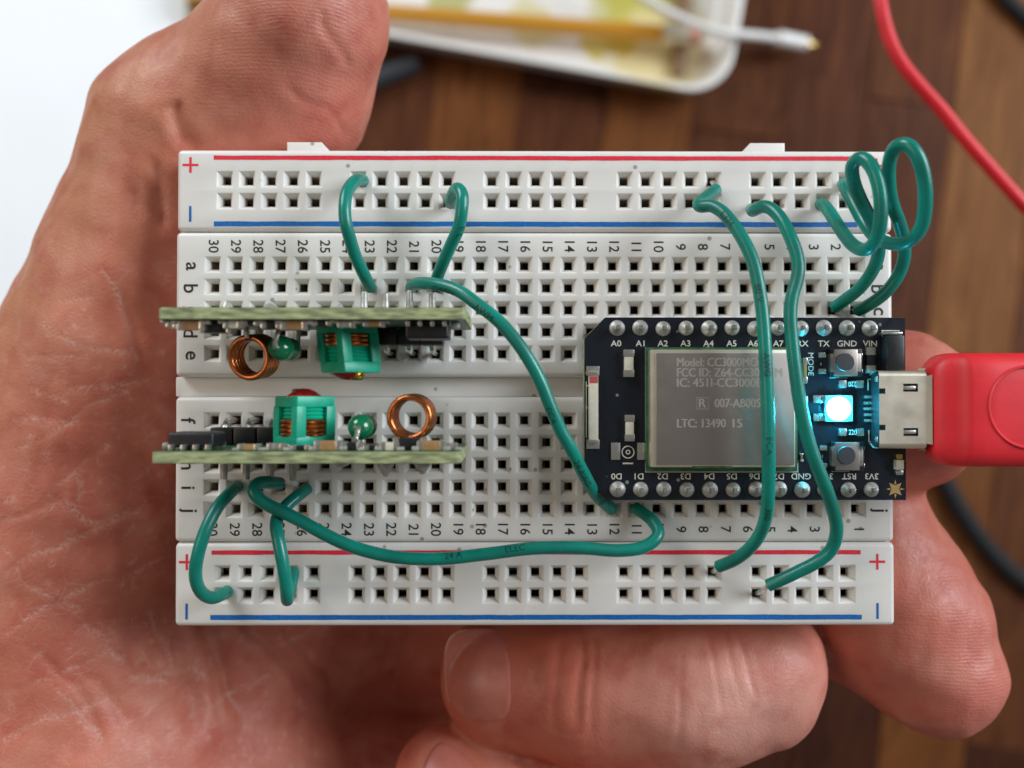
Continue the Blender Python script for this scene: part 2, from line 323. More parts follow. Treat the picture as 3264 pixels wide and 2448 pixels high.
M['rub'] = mat('black_rubber', (0.006, 0.006, 0.007), 0.75)
def cable(name, pts, r, mt, label): return tag(part(name, MB().tube(spline(pts, 3), r, 12), mt, None), label, 'cable')
cable('black_cable', [at(2900, 1380, TZ + 3), at(2990, 1500, TZ + 3), at(3070, 1640, TZ + 3), at(3160, 1760, TZ + 3), at(3270, 1860, TZ + 3), at(3480, 1960, TZ + 3), at(3900, 2050, TZ + 3)], 3.4, M['rub'], 'black cable curving over the table at right below the red plug')
cable('black_cable', [at(3120, -160, TZ + 3), at(3190, -20, TZ + 3), at(3275, 60, TZ + 3), at(3400, 160, TZ + 3)], 3.0, M['rub'], 'black cable crossing the top right corner of the table')
cable('black_cable', [at(900, 430, TZ + 3), at(1100, 300, TZ + 3), at(1220, 245, TZ + 3), at(1330, 200, TZ + 3)], 4.2, mat('grey_rubber', (0.028, 0.032, 0.036), 0.6), 'dark grey cable end between the thumb and the tray edge')

# ------------------------------------------------------------------ breadboard
P = 2.54
BB = thing('breadboard', 'white solderless breadboard with red and blue rail stripes held in hand', 'breadboard', (0, 0, -8.5))
HP = [(1.0, 0.0), (0.94, -0.025), (0.86, -0.10), (0.80, -0.19), (0.56, -0.64), (0.49, -0.82), (0.455, -0.95), (0.455, -1.75)]
def holed(x0, x1, y0, y1, xs, ys, z1=0.0, zb=-8.5, r=0.55, keep=None):
    mb = MB(); h = HP[0][0]
    gx = sorted(set([x0 + r, x1 - r] + [x - h for x in xs] + [x + h for x in xs])); gy = sorted(set([y0 + r, y1 - r] + [y - h for y in ys] + [y + h for y in ys]))
    nx, ny = len(gx), len(gy); mb.v = [(x, y, z1) for y in gy for x in gx]
    hx = {round(x - h, 4): x for x in xs}; hy = {round(y - h, 4): y for y in ys}
    for j in range(ny - 1):
        for i in range(nx - 1):
            q = (j * nx + i, j * nx + i + 1, (j + 1) * nx + i + 1, (j + 1) * nx + i)
            ax, ay = hx.get(round(gx[i], 4)), hy.get(round(gy[j], 4))
            if ax is not None and ay is not None:
                prev = q
                for k, (hh, zz) in enumerate(HP[1:]):
                    o = len(mb.v); mb.v += [(ax + a * hh, ay + b * hh, z1 + zz) for a, b in ((-1, -1), (1, -1), (1, 1), (-1, 1))]; cur = (o, o + 1, o + 2, o + 3)
                    for s in range(4): mb.f.append((prev[s], prev[(s + 1) % 4], cur[(s + 1) % 4], cur[s])); mb.m.append(1 if k == len(HP) - 2 else 0)
                    prev = cur
            else: mb.f.append(q); mb.m.append(0)
    # rounded rim and walls
    loop = [(i, 0, 0, -1) for i in range(nx)] ; lp = []
    for i in range(nx): lp.append((i, 0, 270))
    for j in range(ny): lp.append((nx - 1, j, 0))
    for i in range(nx - 1, -1, -1): lp.append((i, ny - 1, 90))
    for j in range(ny - 1, -1, -1): lp.append((0, j, 180))
    ring = []
    for n_, (i, j, a) in enumerate(lp):
        ring.append((gx[i], gy[j], a, j * nx + i))
        nxt = lp[(n_ + 1) % len(lp)]
        if nxt[2] != a:
            for t in (22.5, 45, 67.5): ring.append((gx[i], gy[j], a + t, j * nx + i))
    prev = [q[3] for q in ring]
    for th in (30, 60, 90, None):
        o = len(mb.v)
        for x, y, a, _ in ring:
            ca, sa = math.cos(math.radians(a)), math.sin(math.radians(a))
            if th is None: mb.v.append((x + r * ca, y + r * sa, zb))
            else: t = math.radians(th); mb.v.append((x + r * ca * math.sin(t), y + r * sa * math.sin(t), z1 - r * (1 - math.cos(t))))
        cur = list(range(o, o + len(ring))); n_ = len(ring)
        for k in range(n_):
            k2 = (k + 1) % n_; q = [prev[k], cur[k], cur[k2], prev[k2]]
            q = [v for m_, v in enumerate(q) if v not in q[:m_]]
            if len(q) > 2: mb.f.append(tuple(q)); mb.m.append(0)
        prev = cur
    return mb
def mesh_keep(mb, name, mats, sm):      # like MB.mesh but without touching normals' consistency on open shells
    return mb.mesh(name, mats, sm)
MA = [M['abs'], M['hole']]
rx = [-35.5 + (g * 6 + k) * P for g in range(5) for k in range(5)]
rt = holed(-40.95, 40.95, 17.78, 27.15, rx, [23.75, 21.25]); RT = part('power_rail', rt, MA, BB, 45)
rb = holed(-41.0, 41.05, -27.2, -17.72, [x - 0.05 for x in rx], [-21.2, -23.7]); RB = part('power_rail', rb, MA, BB, 45)
cx_ = [(15.5 - c) * P for c in range(1, 31)]
tb1 = holed(-41.05, 40.95, 1.15, 17.70, cx_, [13.97 - P * k for k in range(5)]); tb2 = holed(-41.05, 41.0, -17.66, -1.12, cx_, [-13.97 + P * k for k in range(5)])
TB = part('terminal_block', tb1, MA, BB, 45); TB2 = part('terminal_block', tb2, MA, BB, 45)
ch = MB(); ch.box(-41.6, 41.4, -1.15, 1.18, -8.4, -1.6, 0.25); part('centre_channel', ch, M['abs'], BB)
fl = MB(); fl.box(-40.6, 40.6, -26.8, 26.8, -7.6, -4.6); part('cavity_shade', fl, M['dark'], BB)  # black slab added below the holes, its colour standing for the cavity's shade
for px, flip in ((980, 1), (2435, -1)):
    q = at(px, 470, -2.5); x = q[0]
    pts = [(x - 2.2, 26.9), (x + 2.2, 26.9), (x + 2.2, 28.0), (x - 2.2, 28.0)]
    pts = [(x - 2.1, 26.9), (x + 3.3, 26.9), (x + 1.9, 28.4), (x - 2.1, 28.4)] if flip > 0 else [(x - 3.3, 26.9), (x + 2.1, 26.9), (x + 2.1, 28.4), (x - 1.9, 28.4)]
    part('locking_tab', MB().prism(pts, -7.5, -1.2, 0.25), M['abs'], BB)

cl = MB(); rc_ = random.Random(9)
for xs_, ys_ in ((rx, (23.75, 21.25, -21.2, -23.7)), (cx_, [13.97 - P * k for k in range(5)] + [-13.97 + P * k for k in range(5)])):
    for y_ in ys_:
        for x_ in xs_:
            a = rc_.uniform(-.12, .12)
            if xs_ is rx: cl.add([(x_ - .45, y_ + .45, -1.78), (x_ + .45, y_ + .45, -1.78), (x_ + .45, y_ + a, -2.3), (x_, y_ + a - .06, -2.4), (x_ - .45, y_ + a, -2.3)], [(0, 1, 2, 3, 4)])
            else: cl.add([(x_ - .45, y_ - .45, -1.78), (x_ + a, y_ - .45, -2.3), (x_ + a + .06, y_, -2.4), (x_ + a, y_ + .45, -2.3), (x_ - .45, y_ + .45, -1.78)], [(0, 1, 2, 3, 4)])
tag(part('spring_clips', cl, mat('clip_metal', (0.42, 0.37, 0.29), 0.4, 0.6), BB, 0), kind='stuff')
def stripe(x0, x1, yc, wd, name, mt, par):
    n = 160; rr = np.random.RandomState(int(abs(yc * 100))); xs = np.linspace(x0, x1, n); j = lambda: np.convolve(rr.randn(n + 8), np.ones(5) / 5, 'same')[4:-4] * 0.030
    t, b = yc + wd / 2 + j(), yc - wd / 2 + j(); v = [(xs[i], t[i], 0.012) for i in range(n)] + [(xs[i], b[i], 0.012) for i in range(n)]
    mb = MB(); mb.add(v, [(i, n + i, n + i + 1, i + 1) for i in range(n - 1)]); return part(name, mb, mt, par, 0)
def sign(xc, yc, plus, par):
    mb = MB(); L_ = 0.9; t = 0.14
    mb.add([(xc - t, yc - L_, .012), (xc + t, yc - L_, .012), (xc + t, yc + L_, .012), (xc - t, yc + L_, .012)], [(0, 1, 2, 3)])
    if plus:
        mb.add([(xc - L_, yc - t, .0125), (xc - t, yc - t, .0125), (xc - t, yc + t, .0125), (xc - L_, yc + t, .0125)], [(0, 1, 2, 3)])
        mb.add([(xc + t, yc - t, .0125), (xc + L_, yc - t, .0125), (xc + L_, yc + t, .0125), (xc + t, yc + t, .0125)], [(0, 1, 2, 3)])
    part('plus_sign' if plus else 'minus_sign', mb, M['redink'] if plus else M['blueink'], par, 0)
stripe(-36.75, 36.9, 26.2, 0.50, 'red_stripe', M['redink'], RT); stripe(-36.7, 36.9, 18.62, 0.56, 'blue_stripe', M['blueink'], RT)
stripe(-36.8, 37.1, -18.82, 0.50, 'red_stripe', M['redink'], RB); stripe(-36.9, 37.2, -26.18, 0.56, 'blue_stripe', M['blueink'], RB)
for x in (-39.4, 39.1): sign(x, 25.35, True, RT); sign(x, 19.75, False, RT)
for x in (-39.6, 39.0): sign(x, -19.9, True, RB); sign(x, -25.5, False, RB)
for c in range(1, 31):
    x = (15.5 - c) * P
    text('column_number', str(c), 1.62, M['blackink'], TB, (x + 0.12, 16.05, 0.012), -math.pi / 2, 0.012, 0.98)
    text('column_number', str(c), 1.62, M['blackink'], TB2, (x + 0.12, -16.2, 0.012), -math.pi / 2, 0.012, 0.98)
for k, ch_ in enumerate('abcde'):
    for x in (-39.3, 39.25): text('row_letter', ch_, 2.3, M['blackink'], TB, (x, 13.75 - P * k, 0.012), -math.pi / 2, 0.026)
for k, ch_ in enumerate('fghij'):
    for x in (-39.5, 39.2): text('row_letter', ch_, 2.3, M['blackink'], TB2, (x, -3.85 - P * k, 0.012), -math.pi / 2, 0.026)

# ------------------------------------------------------------------ microcontroller board
ZB = 4.0
def X(px, z=ZB): return at(px, 1224, z)[0]
def Y(py, z=ZB): return at(1632, py, z)[1]
def z5(x, y): return (x / 1.975 + 1800, y / 1.975 + 960)      # my enlargement of the board -> photo pixels
MC = thing('microcontroller_board', 'black microcontroller board with silver shield can and glowing cyan light', 'circuit board', (23, -2.4, 2.4))
x0, x1, y1, y0 = X(1863), X(2886), Y(1011.6), Y(1594)
poly = [(x0 + 2.3, y0), (x1, y0), (x1, y1), (x0 + 2.3, y1), (x0, y1 - 2.3), (x0, y0 + 2.3)]
mb = MB(); mb.prism(poly, ZB - 1.55, ZB, 0.0); PCB = part('board', mb, M['pcbk'], MC, 30)
rimm = MB(); rimm.prism([(p[0] + (0.02 if p[0] > 20 else -0.02), p[1] + (0.02 if p[1] > -2 else -0.02)) for p in poly], ZB - 1.45, ZB - 0.12); part('board_edge', rimm, M['fr4'], MC, 30)
for yr in (6.43, -11.3):
    hd = MB()
    for k in range(12): hd.box(8.85 + k * P - 1.2, 8.85 + k * P + 1.2, yr - 1.15, yr + 1.15, 0.02, ZB - 1.57, 0.25)
    part('pin_header', hd, M['blk'], MC)
# pins with solder cones
rr = random.Random(5)
def joint(x, y):
    c = MB(); r = rr.uniform(0.82, 0.9); hh = rr.uniform(0.5, 0.62)
    c.lathe([(r, 0), (r, 0.05), (r * 0.95, 0.14), (r * 0.78, 0.25), (0.52, 0.38), (0.38, hh), (0.30, hh + 0.12), (0.1, hh + 0.13)], (x, y, ZB + 0.002), 20)
    o = part('solder_joint', c, M['solder'], MC, 60)
    top = ZB + hh + rr.uniform(0.75, 1.05); pn = MB(); a = 0.25
    pn.box(x - a, x + a, y - a, y + a, ZB - 4, top, 0.08); part('pin', pn, M['tin'], o)
for k in range(12):
    joint(8.83 + k * 2.522, 6.42 + rr.uniform(-.05, .05)); joint(8.86 + k * 2.527, -11.22 + rr.uniform(-.05, .05))
tops = [('A0', 323), ('A1', 475), ('A2', 617), ('A3', 760), ('A4', 905), ('A5', 1050), ('A6', 1185), ('A7', 1345), ('RX', 1500), ('TX', 1632), ('GND', 1778), ('VIN', 1922)]
bots = [('D0', 325), ('D1', 467), ('D2', 615), ('D3', 760), ('D4', 908), ('D5', 1050), ('D6', 1192), ('D7', 1345), ('GND', 1486), ('3V3', 1645), ('RST', 1787), ('3V3', 1930)]
def lab(s, zx, zy, rz, size=0.92, bold=0.012):
    p = z5(zx, zy); text('pin_label', s, size, M['silk'], PCB, (X(p[0]), Y(p[1]), ZB + 0.012), rz, 0.0 if 'M' in s else bold, 1.06)
for s, zx in tops: lab(s, zx, 265, 0)
for s, zx in bots: lab(s, zx, 1103, math.pi)
lab('MODE', 1550, 396, -math.pi / 2, 0.86)

def zb(mb, xa, xb, ya, yb, h0, h1, b=0.05, m=0):       # box from the enlargement's coordinates, heights over the board
    z = ZB + h1; p, q = z5(xa, ya), z5(xb, yb)
    return mb.box(X(p[0], z), X(q[0], z), Y(q[1], z), Y(p[1], z), ZB + h0, ZB + h1, b, m)
def flat(name, rects, mt, par, h=0.012):
    mb = MB()
    for xa, xb, ya, yb in rects:
        p, q = z5(xa, ya), z5(xb, yb); xA, xB, yA, yB = X(p[0]), X(q[0]), Y(q[1]), Y(p[1])
        mb.add([(xA, yA, ZB + h), (xB, yA, ZB + h), (xB, yB, ZB + h), (xA, yB, ZB + h)], [(0, 1, 2, 3)])
    return part(name, mb, mt, par, 0)
# radio can on its own green carrier
car = zb(MB(), 514, 1464, 290, 1070, 0.003, 0.75, 0.03); CAR = part('carrier', car, M['mask'], MC)
flat('silkscreen_outline', [(506, 512, 290, 880), (506, 512, 1005, 1078), (514, 1462, 1072, 1078), (1462, 1468, 1000, 1078)], M['silk'], PCB)
can = zb(MB(), 538, 1452, 303, 1047, 0.76, 2.0, 0.22); zz = MB()
CAN = part('shield_frame', can, M['nickel'], MC)
lid = zb(MB(), 576, 1446, 326, 1030, 1.9, 2.16, 0.06); LID = part('shield_lid', lid, M['shield'], MC)
gap = zb(MB(), 800, 1055, 1033, 1052, 0.80, 1.98, 0.02); part('frame_notch', gap, M['mask'], MC)
zl = ZB + 2.172
def lidtext(s, xl, yc, size):
    v, f = textmesh(s, 1.33, 0.0); wdt = v[:, 0].max() - v[:, 0].min(); p = z5(xl, yc); q = z5(size, yc); tw = X(q[0], zl) - X(p[0], zl)
    mb = MB(); u = v * [tw / wdt, 1, 1]
    for k_, dx in enumerate((-0.045, 0.0, 0.045)): mb.add(u + [dx, 0, 0.002 * k_], f)      # doubled strokes: heavier lettering
    link('lid_lettering', mb.mesh('lid_lettering', M['etch'], 0), LID, (X(p[0], zl) + tw / 2, Y(p[1], zl), zl))
lidtext('Model: CC3000MOD', 708, 383, 1262); lidtext('FCC ID: Z64-CC3000EM', 708, 448, 1368); lidtext('IC: 451I-CC3000EM', 708, 512, 1290)
lidtext('R', 846, 641, 888); lidtext('007-AB0052', 945, 641, 1264); lidtext('LTC: 13490', 708, 768, 1012); lidtext('15', 1058, 768, 1115)
def frame_rect(xa, xb, ya, yb, t, z, h, mt, par, name):
    mb = MB()
    for a, b, c, d in ((xa, xb, ya, ya + t), (xa, xb, yb - t, yb), (xa, xa + t, ya + t, yb - t), (xb - t, xb, ya + t, yb - t)):
        p, q = z5(a, c), z5(b, d); mb.add([(X(p[0], z), Y(q[1], z), h), (X(q[0], z), Y(q[1], z), h), (X(q[0], z), Y(p[1], z), h), (X(p[0], z), Y(p[1], z), h)], [(0, 1, 2, 3)])
    part(name, mb, mt, par, 0)
frame_rect(830, 905, 606, 680, 3, zl, zl, M['etch'], LID, 'lid_mark')
# chip antenna
AN = part('antenna', zb(MB(), 153, 212, 440, 892, 0.03, 0.95, 0.1), M['ceram'], MC)
part('antenna_mark', zb(MB(), 156, 209, 472, 516, 0.90, 0.962, 0.0), M['redm'], AN)
for ya, yb in ((408, 470), (870, 930)):
    part('solder_pad', zb(MB(), 136, 220, ya, yb, 0.004, 0.22, 0.09), M['tin'], AN)
part('end_cap', zb(MB(), 150, 215, 440, 472, 0.03, 0.99, 0.14), M['tin'], AN); part('end_cap', zb(MB(), 150, 215, 870, 894, 0.03, 0.99, 0.14), M['tin'], AN)
flat('silkscreen_outline', [(133, 138, 505, 860), (138, 152, 528, 536)], M['silk'], PCB)
def chip(xa, xb, ya, yb, body, vertical=True, h=0.55, name='capacitor', ends=0.26):
    o = part(name, zb(MB(), xa + (6 if vertical else 0), xb - (6 if vertical else 0), ya + (0 if vertical else 6), yb - (0 if vertical else 6), 0.05, h, 0.07), body, MC)
    for s in (0, 1):
        if vertical:
            L_ = (yb - ya) * ends; a, b = (ya - 3, ya + L_) if s == 0 else (yb - L_, yb + 3); part('end_cap', zb(MB(), xa, xb, a, b, 0.006, h + 0.06, 0.12), M['tin'], o)
        else:
            L_ = (xb - xa) * ends; a, b = (xa - 3, xa + L_) if s == 0 else (xb - L_, xb + 3); part('end_cap', zb(MB(), a, b, ya, yb, 0.006, h + 0.06, 0.12), M['tin'], o)
    return o
chip(370, 440, 306, 475, M['ceram'], h=0.6); chip(378, 442, 718, 880, M['ceram'], h=0.6)
for xa, xb in ((291, 350), (456, 512)): part('solder_pad', zb(MB(), xa, xb, 890, 1000, 0.004, 0.25, 0.1), M['tin'], MC)
# antenna connector symbol
def ringz(cx, cy, ro, ri, name):
    mb = MB(); p = z5(cx, cy); k = mmpp(ZB) / 1.975; n = 40
    v = [(X(p[0]) + r * k * math.cos(2 * math.pi * i / n), Y(p[1]) + r * k * math.sin(2 * math.pi * i / n), ZB + 0.012) for r in (ro, ri) for i in range(n)]
    mb.add(v, [(i, (i + 1) % n, n + (i + 1) % n, n + i) for i in range(n)]); part(name, mb, M['silk'], PCB, 0)
ringz(398, 950, 41, 34, 'socket_symbol'); ringz(398, 950, 15, 8, 'socket_symbol'); flat('socket_bar', [(365, 430, 1016, 1026)], M['silk'], PCB)
chip(1500, 1531, 356, 515, M['tanc'], h=0.7); chip(1505, 1532, 600, 770, M['ceram'], h=0.6); chip(1480, 1502, 960, 1010, M['tanc'], h=0.5)
# buttons
def button(xa, xb, ya, yb, cx, cy):
    o = part('push_button', zb(MB(), xa + 22, xb - 22, ya, yb, 0.05, 1.15, 0.08), M['shield'], MC)
    part('button_frame', zb(MB(), xa, xb, ya + 26, yb - 26, 0.05, 1.05, 0.08), M['shield'], o)
    part('button_base', zb(MB(), xa - 6, xb + 6, ya - 4, yb + 4, 0.01, 0.7, 0.05), M['blk'], o)
    z = ZB + 1.6; p = z5(cx, cy); c = MB(); c.lathe([(0.98, -0.5), (0.98, 0), (0.93, 0.08), (0.1, 0.1)], (X(p[0], z), Y(p[1], z), z - 0.1), 28); part('plunger', c, M['grey'], o)
    for yy in (ya + 35, yb - 30):
        part('contact_leg', zb(MB(), xa - 78, xa - 30, yy - 16, yy + 16, 0.006, 0.3, 0.1), M['tin'], o); part('contact_leg', zb(MB(), xb - 2, xb + 10, yy - 14, yy + 14, 0.006, 0.5, 0.1), M['tin'], o)
button(1677, 1868, 302, 470, 1770, 383); button(1682, 1878, 890, 1066, 1775, 972)
flat('silkscreen_mark', [(1668, 1780, 480, 484), (1678, 1790, 1070, 1074), (1610, 1616, 385, 403), (1618, 1624, 968, 986)], M['silk'], PCB)
# diode, resistors, status light
DI = part('diode', zb(MB(), 2036, 2143, 212, 436, 0.02, 1.9, 0.2), M['blk'], MC)
part('diode_lead', zb(MB(), 2008, 2128, 192, 208, 0.02, 1.0, 0.08), M['tin'], DI); part('diode_lead', zb(MB(), 2050, 2120, 428, 446, 0.02, 0.6, 0.08), M['tin'], DI)
flat('silkscreen_mark', [(1996, 2110, 181, 187), (1996, 2003, 190, 330)], M['silk'], PCB)
chip(1900, 1962, 290, 450, M['blk'], h=0.5, name='resistor', ends=0.3)
for ya, yb, rz in ((496, 546, math.pi), (800, 850, 0)):
    o = chip(1730, 1882, ya, yb, M['blk'], vertical=False, h=0.42, name='resistor', ends=0.3)
    p = z5(1812, (ya + yb) / 2); text('resistor_code', '220', 0.78, M['silk'], o, (X(p[0], ZB + .45), Y(p[1], ZB + .45), ZB + 0.432), rz, 0.005, 0.8)
LD = part('status_light', zb(MB(), 1642, 1814, 592, 758, 0.02, 0.7, 0.06), M['ledb'], MC)
z = ZB + 1.1; p = z5(1731, 677); c = MB(); c.lathe([(1.30, -0.3), (1.30, 0.1), (1.2, 0.45), (0.95, 0.75), (0.55, 0.95), (0.05, 1.02)], (X(p[0], z), Y(p[1], z), ZB + 0.72), 32); part('lens', c, M['led'], LD)
for ya, yb in ((592, 640), (708, 756)): part('solder_pad', zb(MB(), 1566, 1640, ya, yb, 0.006, 0.3, 0.1), M['tin'], LD)
for yy in (602, 640, 677, 715, 752): part('socket_pin', zb(MB(), 1886, 1985, yy - 9, yy + 9, 0.006, 0.22, 0.05), M['tin'], MC)
flat('silkscreen_mark', [(1906, 1912, 488, 560), (1912, 1950, 488, 494), (1910, 1916, 812, 888), (1916, 1952, 882, 888)], M['silk'], PCB)
o = part('small_lamp', zb(MB(), 2086, 2134, 1000, 1062, 0.02, 0.75, 0.05), M['ceram'], MC)
part('solder_pad', zb(MB(), 2086, 2128, 962, 996, 0.006, 0.4, 0.12), M['brass'], o); part('solder_pad', zb(MB(), 2084, 2130, 1064, 1096, 0.006, 0.4, 0.12), M['tin'], o)
# gold star emblem
p = z5(2078, 1183); k = mmpp(ZB) / 1.975; sx_, sy_ = X(p[0]), Y(p[1]); em = MB(); v = []
for i in range(8):
    r = 56 if i % 2 == 0 else 24; a = math.radians(45 + 45 * i); v.append((sx_ + r * k * math.cos(a), sy_ + r * k * math.sin(a), ZB + 0.012))
v.append((sx_, sy_, ZB + 0.012)); em.add(v, [(8, i, (i + 1) % 8) for i in range(8)])
for i in range(4):
    a = math.radians(90 * i); ca, sa = math.cos(a), math.sin(a)
    pt = lambda r, t: (sx_ + k * (r * ca - t * sa), sy_ + k * (r * sa + t * ca), ZB + 0.012)
    em.add([pt(60, 0), pt(35, 7), pt(29, 0), pt(35, -7)], [(0, 1, 2, 3)])
part('star_emblem', em, M['gold'], PCB, 0)
# micro usb socket: shell with slots, lip and ears
def z6(x, y): return (x / 3.317 + 2760, y / 3.317 + 1040)
ZS = ZB + 2.65
def xy6(x, y, z): a = z6(x, y); return X(a[0], z), Y(a[1], z)
SK = MB(); nxs = [0]
xa, ya = xy6(140, 522, ZS); xb, yb = xy6(640, 1240, ZS)
gxs = sorted([xa, xb] + [xy6(q, 0, ZS)[0] for q in (205, 395, 470, 550)]); 
gys = sorted([ya, yb] + [xy6(0, q, ZS)[1] for q in (655, 712, 605, 690, 1040, 1098, 1075, 1160)])
def inhole(x, y):
    X0 = lambda q: xy6(q, 0, ZS)[0]; Y0 = lambda q: xy6(0, q, ZS)[1]
    if x < X0(205) and (Y0(712) < y < Y0(655) or Y0(1098) < y < Y0(1040)): return True
    if X0(395) < x < X0(550) and (Y0(690) < y < Y0(605) or Y0(1160) < y < Y0(1075)): return True
    return False
t_ = 0.28
for i in range(len(gxs) - 1):
    for j in range(len(gys) - 1):
        if inhole((gxs[i] + gxs[i + 1]) / 2, (gys[j] + gys[j + 1]) / 2): continue
        SK.add([(gxs[i], gys[j], ZS), (gxs[i + 1], gys[j], ZS), (gxs[i + 1], gys[j + 1], ZS), (gxs[i], gys[j + 1], ZS)], [(0, 1, 2, 3)])
rr_ = 0.55
for sgn, yy in ((1, ya), (-1, yb)):
    pr_ = [(yy, ZS)] + [(yy + sgn * rr_ * math.sin(math.radians(t)), ZS - rr_ * (1 - math.cos(math.radians(t)))) for t in (22, 45, 67, 90)] + [(yy + sgn * rr_, ZB + 0.9), (yy + sgn * 0.1, ZB + 0.05)]
    v = [(x, a, b) for x in (xa, xb) for a, b in pr_]; n = len(pr_); SK.add(v, [(i, i + 1, n + i + 1, n + i) for i in range(n - 1)])
lx = xy6(692, 0, ZS)[0]
SK.add([(xb, ya, ZS), (lx, ya + .1, ZS + 0.22), (lx, yb - .1, ZS + 0.22), (xb, yb, ZS)], [(0, 1, 2, 3)])
for sgn, yy in ((1, ya), (-1, yb)):
    SK.add([(xb, yy + sgn * .55, ZS - .55), (xb + .15, yy + sgn * 0.85, ZS - .4), (xb + .15, yy + sgn * .85, ZB + .5), (xb, yy + sgn * .55, ZB + .9)], [(0, 1, 2, 3)])
SOCK = part('usb_socket', SK, M['nickel'], MC, 50)
part('socket_inside', MB().box(xa + 0.2, lx - 0.3, yb - 0.3, ya + 0.3, ZB + 0.05, ZS - 0.45), M['blk'], SOCK)
for yq in (650, 1118):
    a, b = xy6(440, yq, ZS); part('socket_spring', MB().box(a - 0.9, a + 1.0, b - 0.22, b + 0.22, ZS - 0.4, ZS - 0.12, 0.1), M['tin'], SOCK)
for yq in (556, 1196):
    a, b = xy6(170, yq, ZS - 1); c = MB(); c.lathe([(0.62, 0), (0.62, 0.5), (0.5, 0.62), (0.36, 0.55), (0.3, 0.2)], (a, b, ZB + 1.2), 18); part('socket_ear', c, M['tin'], SOCK)

# ------------------------------------------------------------------ red usb cable
UC = thing('usb_cable', 'red micro usb cable plugged into the black board', 'cable', (60, -2.5, 5))
zc = ZB + 1.35; yc = (ya + yb) / 2
pm = MB(); a0 = xy6(600, 0, ZS - .4)[0]; a1 = xy6(830, 0, ZS - .4)[0]; h_ = (ya - yb) / 2
pm.box(a0, a1 + 0.8, yc - h_ + 0.25, yc + h_ - 0.25, zc - 0.95, zc + 0.95, 0.25); PM = part('plug_shell', pm, M['tin'], UC)
for yq in (650, 1112):
    a, b = xy6(733, yq, zc + .95); part('shell_slot', MB().box(a - .33, a + .33, b - .26, b + .26, zc + 0.90, zc + 0.957), M['dark'], PM)
def sect(x, hw, hh, n=36, p=4.5):
    o = []
    for i in range(n):
        t = 2 * math.pi * i / n; c_, s_ = math.cos(t), math.sin(t)
        o.append((x, yc + hw * math.copysign(abs(c_) ** (2 / p), c_), zc + hh * math.copysign(abs(s_) ** (2 / p), s_)))
    return o
def loft(secs):
    mb = MB(); n = len(secs[0]); v = [q for s in secs for q in s]; f = [(i * n + k, i * n + (k + 1) % n, (i + 1) * n + (k + 1) % n, (i + 1) * n + k) for i in range(len(secs) - 1) for k in range(n)]
    f.append(tuple(range(n - 1, -1, -1))); f.append(tuple((len(secs) - 1) * n + k for k in range(n))); mb.add(v, f); return mb
zq = zc + 3.2
g = lambda q, z=zq: xy6(q, 0, z)[0]
part('plug_collar', loft([sect(g(712, zc + 1), 3.9, 0.5), sect(g(735, zc + 1), 4.3, 0.75), sect(g(805, zc + 1), 4.45, 0.9), sect(g(835, zc + 1.5), 4.5, 1.5), sect(g(862, zc + 2), 4.52, 2.0), sect(g(905, zc + 2), 4.52, 2.25), sect(g(1060, zc + 2), 4.5, 2.3)]), M['redp'], UC, 50)
hb = abs(xy6(0, 262, zc)[1] - xy6(0, 1472, zc)[1]) / 2 * 0.985
body = loft([sect(g(800), hb * .74, 1.7), sect(g(818), hb * .80, 1.95), sect(g(850), hb * .87, 2.2), sect(g(900), hb * .94, 2.45), sect(g(960), hb * .98, 2.65), sect(g(1020), hb, 2.9), sect(g(1055), hb, 3.2), sect(g(1085), hb, 3.45), sect(g(1130), hb, 3.6), sect(g(1400), hb, 3.65), sect(58, hb, 3.65), sect(61, hb * .97, 3.6), sect(64, hb * .85, 3.4), sect(66, hb * .6, 3.0)])
PB = part('plug_body', body, M['redp'], UC, 50)
a, b = xy6(1672 + 60, 850, zc + 3.6); tr = MB(); tr.tube([(a + 4.25 * math.cos(t), b + 4.25 * math.sin(t), zc + 3.60) for t in np.linspace(0, 2 * math.pi, 61)], 0.16, 8, cap=False); part('plug_ring', tr, M['redp'], PB)
sr = loft([sect(65.5, 2.9, 2.6, p=2.4), sect(67, 2.7, 2.4, p=2.2), sect(72, 2.0, 1.9, p=2), sect(76, 1.6, 1.6, p=2)]); part('strain_relief', sr, M['redp'], UC)
cz = -58
cp = [np.array((75, yc, zc)), np.array((84, yc + 1, 4)), np.array((98, yc + 6, -8)), np.array((108, yc + 16, -28)), np.array((104, yc + 22, -46)), at(3420, 800, cz - 2), at(3264, 653, cz), at(3164, 543, cz), at(3071, 437, cz), at(2991.6, 338, cz), at(2918.7, 258, cz), at(2859, 179, cz), at(2822.6, 86, cz), at(2806, 0, cz), at(2800, -120, cz - 4), at(2820, -300, cz - 20), at(2900, -520, cz - 60), at(2950, -800, TZ + 6)]
part('cord', MB().tube(spline(cp, 1.2), 1.17, 16), M['redp'], UC)

